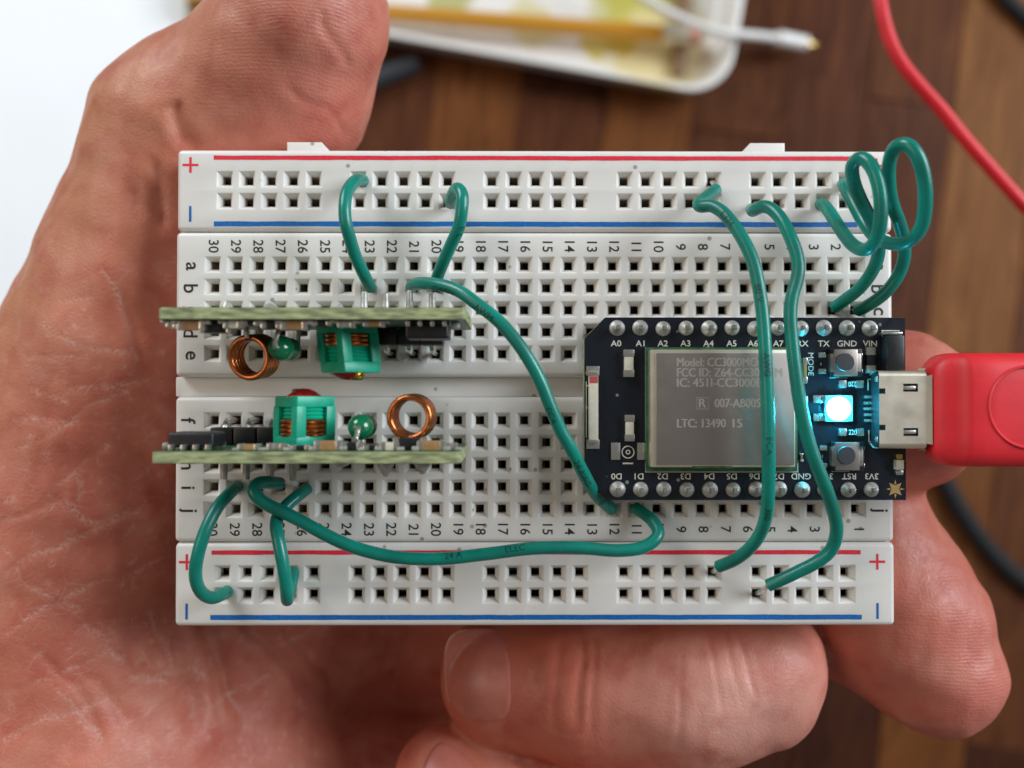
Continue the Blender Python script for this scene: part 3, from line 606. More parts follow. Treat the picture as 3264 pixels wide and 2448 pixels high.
# ------------------------------------------------------------------ radio modules
def radio(label, cx, yface, rot, o_):
    R = thing('radio_module', label, 'radio module', (cx, yface, 0.8), 'radio modules standing on the breadboard')
    s = -1 if rot else 1
    T = lambda p: (cx + s * p[0], yface - s * p[1], p[2])      # (u along, v out of the component face, height)
    def pt(name, mb, mt, par=R, sm=40): mb.map(T); return part(name, mb, mt, par, sm)
    W0, W1, HL = 1.0, 14.8, 14.95
    e = MB(); pol = [(-HL, W0), (HL, W0), (HL, W1 - 0.2), (HL - 0.3, W1), (-HL + 0.4, W1), (-HL, W1 - 0.5)]
    e.prism(pol, -1.15, -0.05); e.map(lambda p: (p[0], p[2], p[1])); pt('circuit_board', e, M['fr4'], sm=30)
    for v0, v1 in ((-0.05, 0.0), (-1.2, -1.15)):
        f_ = MB(); f_.box(-HL + 0.15, HL - 0.15, v0, v1, W0 + 0.1, W1 - 0.12); pt('solder_mask', f_, M['mask'])
    # header: plastic, bent pins, tails
    hs = o_['hdr']
    for k in range(4):
        u = hs + k * P
        b = MB(); b.box(u - 1.22, u + 1.22, 0.02, 1.9, 2.2, 4.6, 0.22); pt('header_block', b, M['blk'])
        tp = MB(); pth = [(u, 1.6, 3.4), (u, 2.15, 3.3), (u, 2.55, 2.8), (u, 2.6, 2.0), (u, 2.6, -3.0)]; tp.tube(spline(pth, .2), 0.33, 4); pt('pin', tp, M['tin'])
        tl = MB(); rj = rr.uniform(.8, 1.0)
        tl.lathe([(0.95, 0), (0.8 * rj, -0.25), (0.42, -1.0 * rj), (0.36, -2.6), (0.28, -3.0 * rj), (0.1, -3.05 * rj)], (u + rr.uniform(-.1, .1), -1.2, 3.5), 14, axis='y'); pt('pin_tail', tl, M['solder'])
    for u, w_, r_, l_ in o_['bumps']:
        tl = MB(); tl.lathe([(r_, 0), (r_ * .8, -l_ * .35), (r_ * .45, -l_ * .75), (r_ * .2, -l_)], (u, -1.2, w_), 14, axis='y'); pt('solder_bump', tl, M['solder'])
    # tunable coil: square former set on its edge, copper turns, threaded core
    cu, cw = o_['can'], 8.4; tilt = o_.get('tilt', 0)
    def rc(mb):
        def fn(p):
            a = p[0]; b = p[2]; c45 = math.sqrt(.5); x, zz = (a - b) * c45, (a + b) * c45; v = p[1]
            return (cu + x + tilt * v, v + o_['vo'], cw + zz)
        return mb.map(fn)
    hw = 2.32
    base = rc(MB().box(-hw, hw, 0, 1.0, -hw, hw, 0.25)); CN = pt('tuning_coil', base, M['canp'])
    pt('end_plate', rc(MB().box(-hw * .97, hw * .97, 3.85, 5.05, -hw * .97, hw * .97, 0.25)), M['canp'], CN)
    rw = 1.12
    for sa in (-1, 1):
        for sb in (-1, 1):
            pt('rib', rc(MB().box(min(sa * hw, sa * (hw - rw)), max(sa * hw, sa * (hw - rw)), 0.78, 4.0, min(sb * hw, sb * (hw - rw)), max(sb * hw, sb * (hw - rw)), 0.14)), M['canp'], CN)
    core = MB(); prf = [(1.9, 0.7)]
    for k in range(8): v = 0.8 + k * 0.4; prf += [(2.22, v), (2.02, v + 0.2)]
    prf.append((1.9, 4.1)); core.lathe(prf, (0, 0, 0), 28, axis='y'); pt('former_thread', rc(core), M['canp'], CN)
    for k in range(o_['nt']):
        tt = MB(); tt.tube([(2.24 * math.cos(t), o_['turn'] + k * 0.46, 2.24 * math.sin(t)) for t in np.linspace(0, 2 * math.pi, 37)], 0.23, 8, cap=False); pt('copper_turn', rc(tt), M['copper'], CN)
    sc_ = MB(); sc_.lathe([(1.0, 4.9), (1.05, 5.1), (0.92, 5.22), (1.05, 5.34), (0.92, 5.46), (1.0, 5.65), (0.8, 5.8), (0.2, 5.81)], (0.3, 0, -0.3), 20, axis='y'); pt('brass_core', rc(sc_), M['brass'], CN)
    lq = MB(); lq.lathe([(1.8, 4.95), (1.65, 5.2), (1.25, 5.45), (0.75, 5.65), (0.1, 5.72)], (o_['lac'][0], 0, o_['lac'][1]), 18, axis='y')
    lq.map(lambda p: (p[0] + 0.25 * math.sin(p[2] * 3), p[1] + 0.12 * math.sin(p[0] * 2.2 + 1), p[2] * 0.8)); pt('lacquer_drop', rc(lq), M['lacq'], CN)
    for sa in (-1, 1): pt('lead', MB().tube([(cu + sa * 0.9, 0.5, cw + 3.4), (cu + sa * .9, -0.0, cw + 3.4)], .28, 8), M['solder'], CN)
    # air wound coil
    c = o_['coil']; ax = np.array(c['axis'], float); ax /= np.linalg.norm(ax); e1_ = np.cross(ax, [0, 1, 0]); e1_ /= np.linalg.norm(e1_); e2_ = np.cross(ax, e1_)
    C0 = np.array(c['c'], float); turns = c['n']; c['ph'] = math.atan2(-e2_[1], -e1_[1]); pts = [C0 + ax * (t / (2 * math.pi) * 0.62 - turns * .31) + c['r'] * (math.cos(t + c['ph']) * e1_ + math.sin(t + c['ph']) * e2_) for t in np.linspace(0, 2 * math.pi * turns, int(turns * 32))]
    aw = MB(); first, last = pts[0], pts[-1]
    aw.tube([np.array((last[0], -0.2, last[2]))] if False else pts, 0.34, 10); AC = pt('air_coil', aw, M['copper'])
    for q in (first, last):
        ld = MB(); ld.tube([q, q * [1, .5, 1] + [0, 0, 0], (q[0], -0.1, q[2])], 0.30, 8); pt('coil_lead', ld, M['tin'], AC)
    # lacquered bead inductor standing on end
    bu, bv, bw = o_['bead']; bd = MB(); prf = []
    for h, r_ in ((-2.9, .2), (-2.7, .8), (-2.2, 1.25), (-1.5, 1.42), (-.9, 1.25), (-.4, .98), (0, .95), (.4, 1.0), (.9, 1.3), (1.5, 1.5), (2.2, 1.32), (2.7, .85), (2.95, .2)): prf.append((r_ * 0.88, h * 0.92))
    bd.lathe(prf, (0, 0, 0), 24); tb = o_.get('beadtilt', (0.0, 0.0)); bd.map(lambda p: (bu + p[0] + tb[0] * p[2], bv + p[1] + tb[1] * p[2], bw + p[2])); BD = pt('bead_inductor', bd, M['bead'])
    tx, ty = bu + tb[0] * 2.9, bv + tb[1] * 2.9
    pt('lead', MB().tube(spline([(tx, ty, bw + 2.6), (tx - .1, ty - .1, bw + 3.2), (tx + .1, ty - .9, bw + 3.4), (tx + .3, 0.6, bw + 3.0), (tx + .35, -0.1, bw + 2.9)], .2), 0.24, 8), M['tin'], BD)
    pt('lead', MB().tube(spline([(bu + .4, bv, bw - 2.6), (bu + .5, bv - .4, bw - 3.1), (bu + .6, -0.1, bw - 3.2)], .2), 0.24, 8), M['tin'], BD)
    # flat black chip near the top and its leads, small parts
    ic = MB(); ic.box(o_['ic'][0], o_['ic'][1], 0.25, 1.75, 9.6, 13.4, 0.28, seg=3); IC = pt('black_chip', ic, M['blk'])
    for k in range(4):
        for wq in (9.3, 13.7):
            u = o_['ic'][0] + 0.35 + k * 1.2; pt('chip_lead', MB().box(u - .2, u + .2, 0.02, 0.6, wq - .45, wq + .45, 0.08), M['tin'], IC)
    pt('solder_blob', MB().box(o_['ic'][1] + .1, o_['ic'][1] + 1.0, 0.02, 0.7, 11, 12.4, 0.25), M['solder'], IC)
    for u, w_, lu, lw, hh, mt in ((5.9, 13.3, 1.9, 1.1, .6, 'tanc'), (3.2, 13.4, 1.5, 1.0, .7, 'tin'), (0.8, 13.5, 1.7, .9, .5, 'blk'), (-1.9, 13.4, 2.4, 1.3, .95, 'tanc'), (-4.2, 13.2, 1.8, 1.1, .8, 'blk'), (-6.2, 13.4, 1.5, .9, .5, 'blk'), (-7.9, 13.5, 1.6, .9, .8, 'ceram'), (-9.8, 12.6, 3.0, 1.5, 1.2, 'blk'), (-12.0, 13.4, 2.5, 1.3, .95, 'tanc'), (-13.9, 13.3, 1.0, 1.0, .7, 'tin')):
        q = MB(); q.box(u - lu / 2 + .3, u + lu / 2 - .3, 0.03, hh, w_ - lw / 2, w_ + lw / 2, 0.06); SM = pt('surface_part', q, M[mt])
        for sa in (-1, 1):
            q = MB(); uu = u + sa * (lu / 2 - .15); q.box(uu - .3, uu + .3, 0.01, hh + .04, w_ - lw / 2 - .04, w_ + lw / 2 + .04, 0.12); pt('end_cap', q, M['tin'], SM)
            q = MB(); uu = u + sa * (lu / 2 + .3); q.box(uu - .35, uu + .35, 0.005, hh * .45, w_ - lw / 2, w_ + lw / 2 + .1, 0.1); pt('solder_fillet', q, M['solder'], SM)
    return R
radio('green radio module nearer the thumb, its back toward the top rail', -22.2, 6.43, False, dict(hdr=3.15, can=2.2, tilt=0.10, turn=1.15, nt=3, vo=0.0, lac=(-0.5, 0.5), ic=(8.9, 13.2), coil=dict(c=(-7.2, 3.4, 9.0), r=2.05, n=4, axis=(-0.28, 0.12, 1), ph=2.6), bead=(-3.9, 2.6, 9.4), beadtilt=(-0.05, 0.0),
      bumps=[(-9.0, 12.5, .55, .9), (-4.6, 12.6, .9, .6), (2.2, 12.5, .45, .5)]))
radio('green radio module nearer the wrinkled palm, its back toward the bottom rail', -22.65, -6.35, True, dict(hdr=4.02, can=1.75, tilt=-0.02, turn=1.05, nt=4, vo=0.3, lac=(0.4, 0.5), ic=(9.5, 14.0), coil=dict(c=(-9.7, 3.2, 10.0), r=2.05, n=5, axis=(0.10, -0.03, 1), ph=-1.2), bead=(-4.6, 2.2, 9.6), beadtilt=(0.0, 0.0),
      bumps=[(-7.3, 12.2, .95, 1.5), (-11.0, 12.4, .95, 1.2), (-2.9, 12.6, 1.2, .5)]))

# ------------------------------------------------------------------ jumper wires
WR = 0.70
def wire(label, pts, ends, prints=()):
    C = [at(*p) for p in pts]; path = spline(C, 0.3)
    o = part('jumper_wire', MB().tube(path, WR, 16), M['wire'], None, 50); tag(o, label, 'wire', 'green jumper wires')
    for q, e in ((C[0], ends[0]), (C[-1], ends[1])):
        if e is None: continue
        t = MB(); hx_, hy_ = e; d = (path[1] - path[0]) if q is C[0] else (path[-2] - path[-1]); d /= np.linalg.norm(d)
        t.tube(spline([q + d * 0.6, q, q * 0.4 + np.array((hx_, hy_, -0.3)) * 0.6, np.array((hx_, hy_, -1.2)), np.array((hx_, hy_, -4.0))], .25), 0.30, 8); part('bare_tip', t, M['tin'], o)
    if prints:
        seg = np.linalg.norm(np.diff(path, axis=0), axis=1); cum = np.concatenate([[0], np.cumsum(seg)])
        Tn = np.gradient(path, axis=0); Tn /= np.linalg.norm(Tn, axis=1)[:, None]
        for frac, body, rollo in prints:
            v, f = textmesh(body, 1.0, 0.0); bm = bmesh.new(); vs_ = [bm.verts.new(p) for p in v]
            for q in f:
                try: bm.faces.new([vs_[i] for i in q])
                except ValueError: pass
            for _ in range(3): bmesh.ops.subdivide_edges(bm, edges=[e for e in bm.edges if e.calc_length() > 0.22], cuts=1)
            bmesh.ops.triangulate(bm, faces=bm.faces); out = []
            for q in bm.verts:
                sarc = frac * cum[-1] + q.co.x; i = min(max(np.searchsorted(cum, sarc) - 1, 0), len(path) - 2); fr = (sarc - cum[i]) / max(seg[i], 1e-6)
                p_ = path[i] * (1 - fr) + path[i + 1] * fr; t_n = Tn[i]; up = np.array((0, 0, 1.0)); sd = np.cross(up, t_n); sd /= np.linalg.norm(sd); up = np.cross(t_n, sd)
                an = q.co.y / WR + rollo; out.append(p_ + (WR + 0.012) * (math.cos(an) * up + math.sin(an) * sd))
            bm.verts.index_update(); m2 = MB(); m2.add(out, [[q.index for q in f_.verts] for f_ in bm.faces]); bm.free(); part('insulation_print', m2, M['print'], o)
    return o
col = lambda c: (15.5 - c) * P
wire('short green wire arching from the top rail to the upper module, nearer the palm', [(1157, 579, -0.3), (1154, 572, 1.0), (1131, 578, 3.2), (1106, 611, 4.8), (1099, 657, 5.6), (1101, 705, 5.8), (1114, 756, 5.2), (1133, 816, 4.0), (1160, 874, 2.4), (1182, 918, 0.2)], [(rx[5], 23.75), (col(23), 13.97 - P)])
wire('short green wire from the top rail bowing right, passing under another wire end', [(1436, 648, 0.4), (1439, 630, 2.2), (1458, 600, 4.6), (1474, 622, 5.6), (1472, 669, 5.8), (1462, 726, 5.2), (1435, 786, 4.0), (1408, 847, 2.6), (1391, 893, 1.0), (1388, 912, 0.1)], [(rx[9], 21.25), (col(20), 13.97 - P)], [(0.55, 'E L', .8)])
wire('long green wire running diagonally from the upper module to below the black board corner', [(1312, 914, 1.0), (1326, 905, 2.4), (1350, 903, 3.6), (1396, 907, 5.0), (1462, 927, 6.5), (1522, 970, 7.6), (1586, 1020, 8.3), (1640, 1080, 8.7), (1682, 1140, 8.8), (1723, 1216, 8.6), (1756, 1299, 8.2), (1786, 1370, 7.6), (1820, 1430, 6.9), (1858, 1505, 5.4), (1901, 1578, 2.8), (1950, 1624, 0.3)], [(col(21), 13.97 - P), (col(12), -13.97)], [(0.16, 'OWEN', -.9), (0.30, 'AWM', -.5), (0.62, 'ECA', -.5), (0.80, '24 AWG', -.2), (0.93, '0', -.2)])
wire('long green wire crossing the silver shield, with dark printing and a kinked top end', [(2282, 604, 1.2), (2252, 628, 2.8), (2226, 649, 4.4), (2232, 660, 5.2), (2261, 654, 5.8), (2300, 673, 6.8), (2337, 715, 7.8), (2373, 772, 8.6), (2403, 841, 9.2), (2419, 917, 9.6), (2430, 992, 9.8), (2438, 1100, 9.9), (2444, 1220, 9.9), (2448, 1340, 9.8), (2450, 1466, 9.5), (2449, 1568, 8.7), (2443, 1640, 7.6), (2421, 1705, 6.0), (2387, 1750, 4.6), (2342, 1784, 3.2), (2290, 1806, 1.6)], [(rx[19], 23.75), (rx[19], -21.2)], [(0.19, 'E324', -.5), (0.36, '80 V', -.4), (0.50, 'AWG', -.1), (0.66, 'ECA', -.1), (0.80, '300', -.1)])
wire('long green wire over the black board beside the cyan light, with its bottom end lifted', [(2396, 668, 2.0), (2400, 672, 3.2), (2410, 666, 4.4), (2432, 657, 5.4), (2461, 667, 6.4), (2493, 703, 7.4), (2520, 757, 8.2), (2538, 805, 8.6), (2546, 850, 8.9), (2539, 898, 9.0), (2525, 945, 9.1), (2519, 1000, 9.2), (2524, 1080, 9.2), (2535, 1180, 9.2), (2549, 1280, 9.1), (2570, 1380, 8.9), (2600, 1475, 8.6), (2632, 1555, 8.1), (2655, 1625, 7.4), (2667, 1690, 6.6), (2650, 1752, 5.9), (2605, 1791, 5.3), (2548, 1820, 4.8), (2500, 1843, 4.3), (2449, 1866, 3.5)], [(rx[20], 21.25), (rx[20], -23.7)])
wire('green wire curled in a narrow loop, left of the two loops at the corner', [(2616, 650, 0.2), (2628, 656, 1.4), (2652, 688, 3.4), (2687, 743, 6.0), (2722, 784, 8.0), (2756, 797, 9.6), (2785, 779, 10.8), (2803, 728, 11.8), (2808, 655, 12.4), (2798, 580, 12.6), (2774, 524, 12.2), (2743, 500, 11.4), (2718, 522, 10.4), (2719, 571, 9.2), (2739, 627, 8.0), (2768, 686, 7.0), (2791, 742, 6.0), (2801, 785, 5.4), (2797, 824, 4.8), (2778, 869, 4.0), (2738, 921, 2.6), (2692, 957, 1.4), (2659, 981, 0.2)], [(rx[23], 21.25), (col(2), 13.97 - 2 * P)])
wire('green wire curled in a tall loop reaching past the breadboard corner at right', [(2688, 585, 0.4), (2696, 602, 1.8), (2716, 640, 3.2), (2753, 708, 4.6), (2786, 752, 6.0), (2822, 772, 7.6), (2866, 778, 9.2), (2906, 765, 10.6), (2936, 726, 11.8), (2949, 655, 12.8), (2946, 571, 13.6), (2926, 500, 14.0), (2890, 458, 13.6), (2855, 466, 12.6), (2835, 515, 11.2), (2833, 579, 9.8), (2843, 647, 8.4), (2865, 706, 7.0), (2881, 766, 5.8), (2882, 822, 5.0), (2862, 881, 4.0), (2818, 937, 2.8), (2770, 972, 1.6), (2734, 991, 0.3)], [(rx[24], 23.75), (col(1), 13.97 - 2 * P)])
wire('short green wire bowing left over the bottom rail plus sign', [(757, 1551, 0.1), (746, 1560, 1.4), (728, 1577, 2.8), (697, 1611, 4.4), (671, 1656, 5.4), (647, 1712, 6.0), (631, 1768, 6.0), (623, 1818, 5.6), (628, 1862, 4.8), (646, 1893, 3.8), (675, 1907, 2.8), (704, 1897, 1.6), (725, 1885, 0.1)], [(col(29), -13.97 + P), (rx[0], -23.7)])
wire('long green wire running along the bottom rail red stripe to under the black board', [(893, 1541, 2.2), (872, 1539, 3.2), (848, 1537, 4.2), (822, 1539, 5.2), (806, 1556, 5.8), (815, 1581, 6.0), (850, 1608, 5.8), (900, 1631, 5.6), (963, 1663, 5.4), (1041, 1706, 5.2), (1121, 1742, 5.0), (1254, 1775, 4.8), (1402, 1781, 4.8), (1549, 1766, 5.0), (1697, 1748, 5.2), (1844, 1746, 5.0), (1977, 1755, 4.6), (2058, 1742, 4.2), (2100, 1704, 3.6), (2080, 1660, 2.2), (2024, 1618, 0.2)], [(col(27), -13.97 + P), (col(11), -13.97)], [(0.50, '24 A', .6), (0.62, 'ELEC', .5)])
wire('short green wire dropping to the bottom rail with a tight hooked end', [(978, 1558, 0.8), (962, 1570, 1.8), (941, 1587, 2.8), (910, 1615, 3.6), (886, 1644, 4.6), (880, 1674, 5.4), (888, 1724, 6.2), (900, 1787, 6.4), (909, 1840, 6.2), (914, 1885, 5.6), (915, 1911, 4.6), (918, 1908, 3.3), (924, 1878, 2.4), (931, 1846, 1.5), (935, 1822, 0.3)], [(col(26), -13.97 + P), (rx[3], -21.2)])

# ------------------------------------------------------------------ the hand
A_, B_, C_ = 0, 1, 2
prims = []
def seg(a, ra, b, rb, g=0, k=7.0): prims.append((ad(*a), ra, ad(*b), rb, g, k))
# thumb
seg((160, 1200, -27), 22, (405, 300, -15), 11.2, k=5); seg((405, 292, -15), 11.4, (600, 180, -12), 11.3, k=4); seg((600, 180, -12), 11.3, (664, 45, -6), 9.8, k=4)
# palm, heel, wrist
seg((150, 1200, -27), 22, (190, 1720, -27), 23); seg((190, 1700, -27), 23, (650, 1760, -40), 17.5); seg((400, 1100, -38), 19, (490, 1560, -37), 17)
seg((650, 1760, -40), 17.5, (1000, 1640, -56), 14); seg((100, 1400, -30), 24, (-700, 1900, -34), 23)
seg((560, 1200, -42), 18, (1000, 900, -42), 14); seg((560, 1300, -42), 17, (1000, 1300, -54), 14)
# index, middle
seg((900, 760, -38), 13, (1500, 800, -25), 10.6); seg((1500, 800, -25), 10.6, (1935, 888, -13.0), 10.5, k=4)
seg((950, 1020, -40), 13, (1500, 1030, -26), 10.6); seg((1500, 1030, -26), 10.6, (1834, 1185, -19), 10.6, k=4); seg((1834, 1185, -19), 10.6, (1935, 1330, -16), 10.5, k=4); seg((1935, 1330, -16), 10.4, (2022, 1448, -13.5), 8.2, k=4)
# ring: knuckle to the right, tip folded back to the left
seg((950, 1300, -54), 12, (1590, 1440, -24), 9.5)
seg((1575, 1440, -22), 9.2, (1606, 1445, -13), 9.3, 1, 4); seg((1606, 1445, -13), 9.3, (1480, 1474, -13), 10.2, 1, 4); seg((1480, 1474, -13), 10.2, (1280, 1478, -15.5), 9.6, 1, 4); seg((1280, 1478, -15.5), 9.6, (1100, 1465, -18.5), 9.2, 1, 4)
# little finger, folded the same way
seg((900, 1700, -50), 11, (1420, 1930, -26), 8.6)
seg((1420, 1930, -26), 8.6, (1450, 1935, -16), 8.6, 2, 4); seg((1450, 1935, -16), 8.6, (1230, 1815, -14), 8.4, 2, 4); seg((1230, 1815, -14), 8.4, (968, 1690, -17), 7.4, 2, 4)
BOX = (np.array((0.0, -0.02, 11.4)), np.array((41.05, 27.2, 20.0)))
def sdf(Pn):
    g = [None, None, None]
    for a, ra, b, rb, gi, k in prims:
        ab = (b - a).astype(np.float32); pa = Pn - a.astype(np.float32); t = np.clip((pa @ ab) / float(ab @ ab), 0, 1)
        d = np.sqrt(((pa - t[:, None] * ab) ** 2).sum(1)) - (ra + (rb - ra) * t)
        if g[gi] is None: g[gi] = d
        else:
            h = np.maximum(k - np.abs(g[gi] - d), 0) / k; g[gi] = np.minimum(g[gi], d) - h * h * k * 0.25
    d = g[0]
    for o in g[1:]: h = np.maximum(1.2 - np.abs(d - o), 0) / 1.2; d = np.minimum(d, o) - h * h * 0.3
    q = np.abs(Pn - BOX[0].astype(np.float32)) - BOX[1].astype(np.float32); bx = np.minimum(q.max(1), 0) + np.sqrt((np.maximum(q, 0) ** 2).sum(1))
    return np.maximum(d, -bx + 0.05)
def grad(Pn, e=0.15):
    o = np.zeros_like(Pn)
    for i in range(3):
        D = np.zeros(3, np.float32); D[i] = e; o[:, i] = sdf(Pn + D) - sdf(Pn - D)
    return o / (np.linalg.norm(o, axis=1)[:, None] + 1e-9)
def nets(lo, hi, h):
    n = [int((hi[i] - lo[i]) / h) + 1 for i in range(3)]
    ax_ = [lo[i] + h * np.arange(n[i]) for i in range(3)]; F = np.empty(n, np.float32)
    yz = np.stack(np.meshgrid(ax_[1], ax_[2], indexing='ij'), -1).reshape(-1, 2)
    for i in range(0, n[0], 8):
        xs = ax_[0][i:i + 8]; pts = np.concatenate([np.repeat(xs, len(yz))[:, None], np.tile(yz, (len(xs), 1))], 1).astype(np.float32); F[i:i + 8] = sdf(pts).reshape(len(xs), n[1], n[2])
    s = F < 0; cn = [c - 1 for c in n]; acc = np.zeros((*cn, 3), np.float32); cnt = np.zeros(cn, np.float32)
    sl = lambda d, o: slice(o, n[d] - 1 + o)
    for d in range(3):
        o1, o2 = [q for q in range(3) if q != d]
        for a in (0, 1):
            for b in (0, 1):
                i0 = [None] * 3; i1 = [None] * 3; i0[d] = sl(d, 0); i1[d] = sl(d, 1); i0[o1] = i1[o1] = sl(o1, a); i0[o2] = i1[o2] = sl(o2, b)
                f0, f1 = F[tuple(i0)], F[tuple(i1)]; c = (f0 < 0) != (f1 < 0); t = np.where(c, f0 / np.where(c, f0 - f1, 1), 0)
                acc[..., d] += np.where(c, t, 0); acc[..., o1] += np.where(c, a, 0); acc[..., o2] += np.where(c, b, 0); cnt += c
    mk = cnt > 0; idx = -np.ones(cn, np.int64); idx[mk] = np.arange(mk.sum()); ijk = np.argwhere(mk)
    V = np.array(lo) + h * (ijk + acc[mk] / cnt[mk][:, None]); Q = []
    for d in range(3):
        o1, o2 = [(1, 2), (2, 0), (0, 1)][d]; i0 = [slice(1, n[q] - 1) for q in range(3)]; i1 = list(i0); i0[d] = slice(0, n[d] - 1); i1[d] = slice(1, n[d])
        a, b = s[tuple(i0)], s[tuple(i1)]; e = np.argwhere(a != b); off = np.array([1, 1, 1]); off[d] = 0; e = e + off
        fl_ = a[a != b]; g_ = lambda da, db: idx[tuple((e - np.eye(3, dtype=int)[o1] * da - np.eye(3, dtype=int)[o2] * db).T)]
        q = np.stack([g_(1, 1), g_(0, 1), g_(0, 0), g_(1, 0)], 1); q[~fl_] = q[~fl_][:, ::-1]; Q.append(q)
    return V.astype(np.float32), np.concatenate(Q)
def subdiv(V, Q):
    E = np.sort(np.concatenate([Q[:, [0, 1]], Q[:, [1, 2]], Q[:, [2, 3]], Q[:, [3, 0]]]), 1); u, inv = np.unique(E, axis=0, return_inverse=True); inv = inv.ravel(); n = len(Q); nv = len(V)
    V2 = np.concatenate([V, V[u].mean(1), V[Q].mean(1)]); e = [nv + inv[i * n:(i + 1) * n] for i in range(4)]; c = nv + len(u) + np.arange(n)
    return V2, np.concatenate([np.stack([Q[:, i], e[i], c, e[i - 1]], 1) for i in range(4)])
V, Q = nets((-156, -101, -74), (62, 67, 10), 1.35)
for _ in range(2): V = V - grad(V) * sdf(V)[:, None]
V, Q = subdiv(V, Q); V, Q = subdiv(V, Q)
NRM = grad(V); V = V - NRM * sdf(V)[:, None]; V = V - NRM * sdf(V)[:, None]
def pdist(P2, line):                    # distance in plan to a polyline, and position along it 0..1
    L2 = np.array([ad(x, y, zz)[:2] for x, y, zz in line]); best = np.full(len(P2), 1e9); u = np.zeros(len(P2)); n = len(L2) - 1
    for i in range(n):
        a, b = L2[i], L2[i + 1]; ab = b - a; t = np.clip(((P2 - a) @ ab) / (ab @ ab), 0, 1); d = np.linalg.norm(P2 - a - t[:, None] * ab, axis=1); m_ = d < best; best[m_] = d[m_]; u[m_] = (i + t[m_]) / n
    return best, u
def near(off, ln, m):                   # only the skin close to the line
    q = np.array([ad(*p)[:2] for p in ln]); lo_, hi_ = q.min(0) - m - 1, q.max(0) + m + 1
    ix = np.where(((P2 > lo_) & (P2 < hi_)).all(1) & (NRM[:, 2] > 0))[0]; d, u = pdist(P2[ix] + off[ix], ln); return ix, d, u
def vnoise(P3, f, seed=0):
    r = np.random.RandomState(seed); o = np.zeros(len(P3))
    for _ in range(14): k = r.randn(3) * f; o += np.sin(P3 @ k + r.rand() * 6.28)
    return o / 3.7
P2 = V[:, :2]; disp = np.zeros(len(V)); up = np.clip(NRM[:, 2] * 2, 0, 1)
jit = np.stack([vnoise(V, 0.5, 11), vnoise(V, 0.5, 12)], 1) * 0.5
CR = [([(352, 205, 0), (375, 240, -2), (398, 285, -3), (408, 330, -4)], 1.1, 1.5), ([(682, 30, 3), (700, 62, 3), (726, 96, 2), (752, 132, 0)], 0.32, 0.9), ([(590, 158, 4), (630, 182, 3), (690, 215, 1), (740, 250, -3)], 0.28, 0.9),
      ([(690, 0, 4), (684, 40, 4)], 0.3, 0.6), ([(320, 330, -2), (345, 390, -4), (360, 450, -6), (366, 520, -7)], 0.8, 1.3), ([(232, 372, 0), (280, 432, -1), (330, 470, -3), (372, 478, -6)], 0.6, 1.6), ([(228, 600, 0), (243, 652, -1), (265, 715, -2), (285, 770, -3), (300, 840, -4)], 0.55, 1.0), ([(290, 600, -2), (322, 650, -3), (345, 720, -5)], 0.5, 1.0),
      ([(199, 957, -1), (257, 1020, -2), (287, 1086, -3), (310, 1160, -4), (325, 1260, -5)], 0.5, 1.2), ([(240, 980, -2), (290, 1050, -3), (330, 1140, -4), (350, 1240, -6)], 0.4, 0.9),
      ([(275, 1326, -3), (300, 1465, -4), (345, 1555, -6), (380, 1659, -8)], 0.9, 1.3), ([(365, 1356, -6), (399, 1463, -7), (435, 1535, -9), (493, 1630, -12)], 1.2, 1.5), ([(429, 1369, -8), (515, 1442, -11), (579, 1515, -13), (640, 1610, -16)], 1.2, 1.5), ([(330, 1300, -5), (380, 1420, -7), (410, 1540, -9), (450, 1659, -11)], 0.5, 1.0), ([(470, 1365, -10), (590, 1445, -14), (680, 1560, -18)], 0.7, 1.6), ([(140, 1450, -4), (220, 1560, -4), (270, 1659, -5)], 0.4, 1.0), ([(40, 1380, -4), (150, 1500, -4), (200, 1659, -4)], 0.35, 0.9),
      ([(1085, 1360, -8), (1095, 1450, -9), (1110, 1580, -10)], 0.35, 1.0), ([(1260, 1360, -6), (1250, 1460, -6), (1245, 1580, -7)], 0.6, 0.9), ([(1285, 1360, -6), (1280, 1470, -6), (1275, 1590, -7)], 0.4, 0.8), ([(1210, 1380, -6), (1205, 1480, -6), (1200, 1600, -7)], 0.35, 0.8), ([(1480, 1400, -3), (1470, 1500, -3), (1465, 1640, -4)], 0.3, 0.6), ([(1530, 1370, -3), (1545, 1450, -3), (1550, 1540, -4)], 0.35, 0.5), ([(1590, 1350, -4), (1612, 1420, -4), (1620, 1500, -5)], 0.3, 0.5), ([(1565, 1350, -4), (1580, 1420, -4), (1590, 1520, -5)], 0.25, 0.5)]
for ln, dep, wd in CR:
    wd *= 0.62; dep *= 0.62 if ln[0][0] < 1000 else 0.40
    ix, d, u = near(jit * 0.6, ln, wd * 5); taper = np.clip(np.minimum(u, 1 - u) * 5, 0, 1); disp[ix] += dep * taper * up[ix] * (0.12 * np.exp(-((d - wd * 2.0) / wd) ** 2) - np.exp(-(d / wd) ** 2))
disp += 0.16 * vnoise(V, 0.35, 3) + 0.05 * vnoise(V, 1.1, 4)
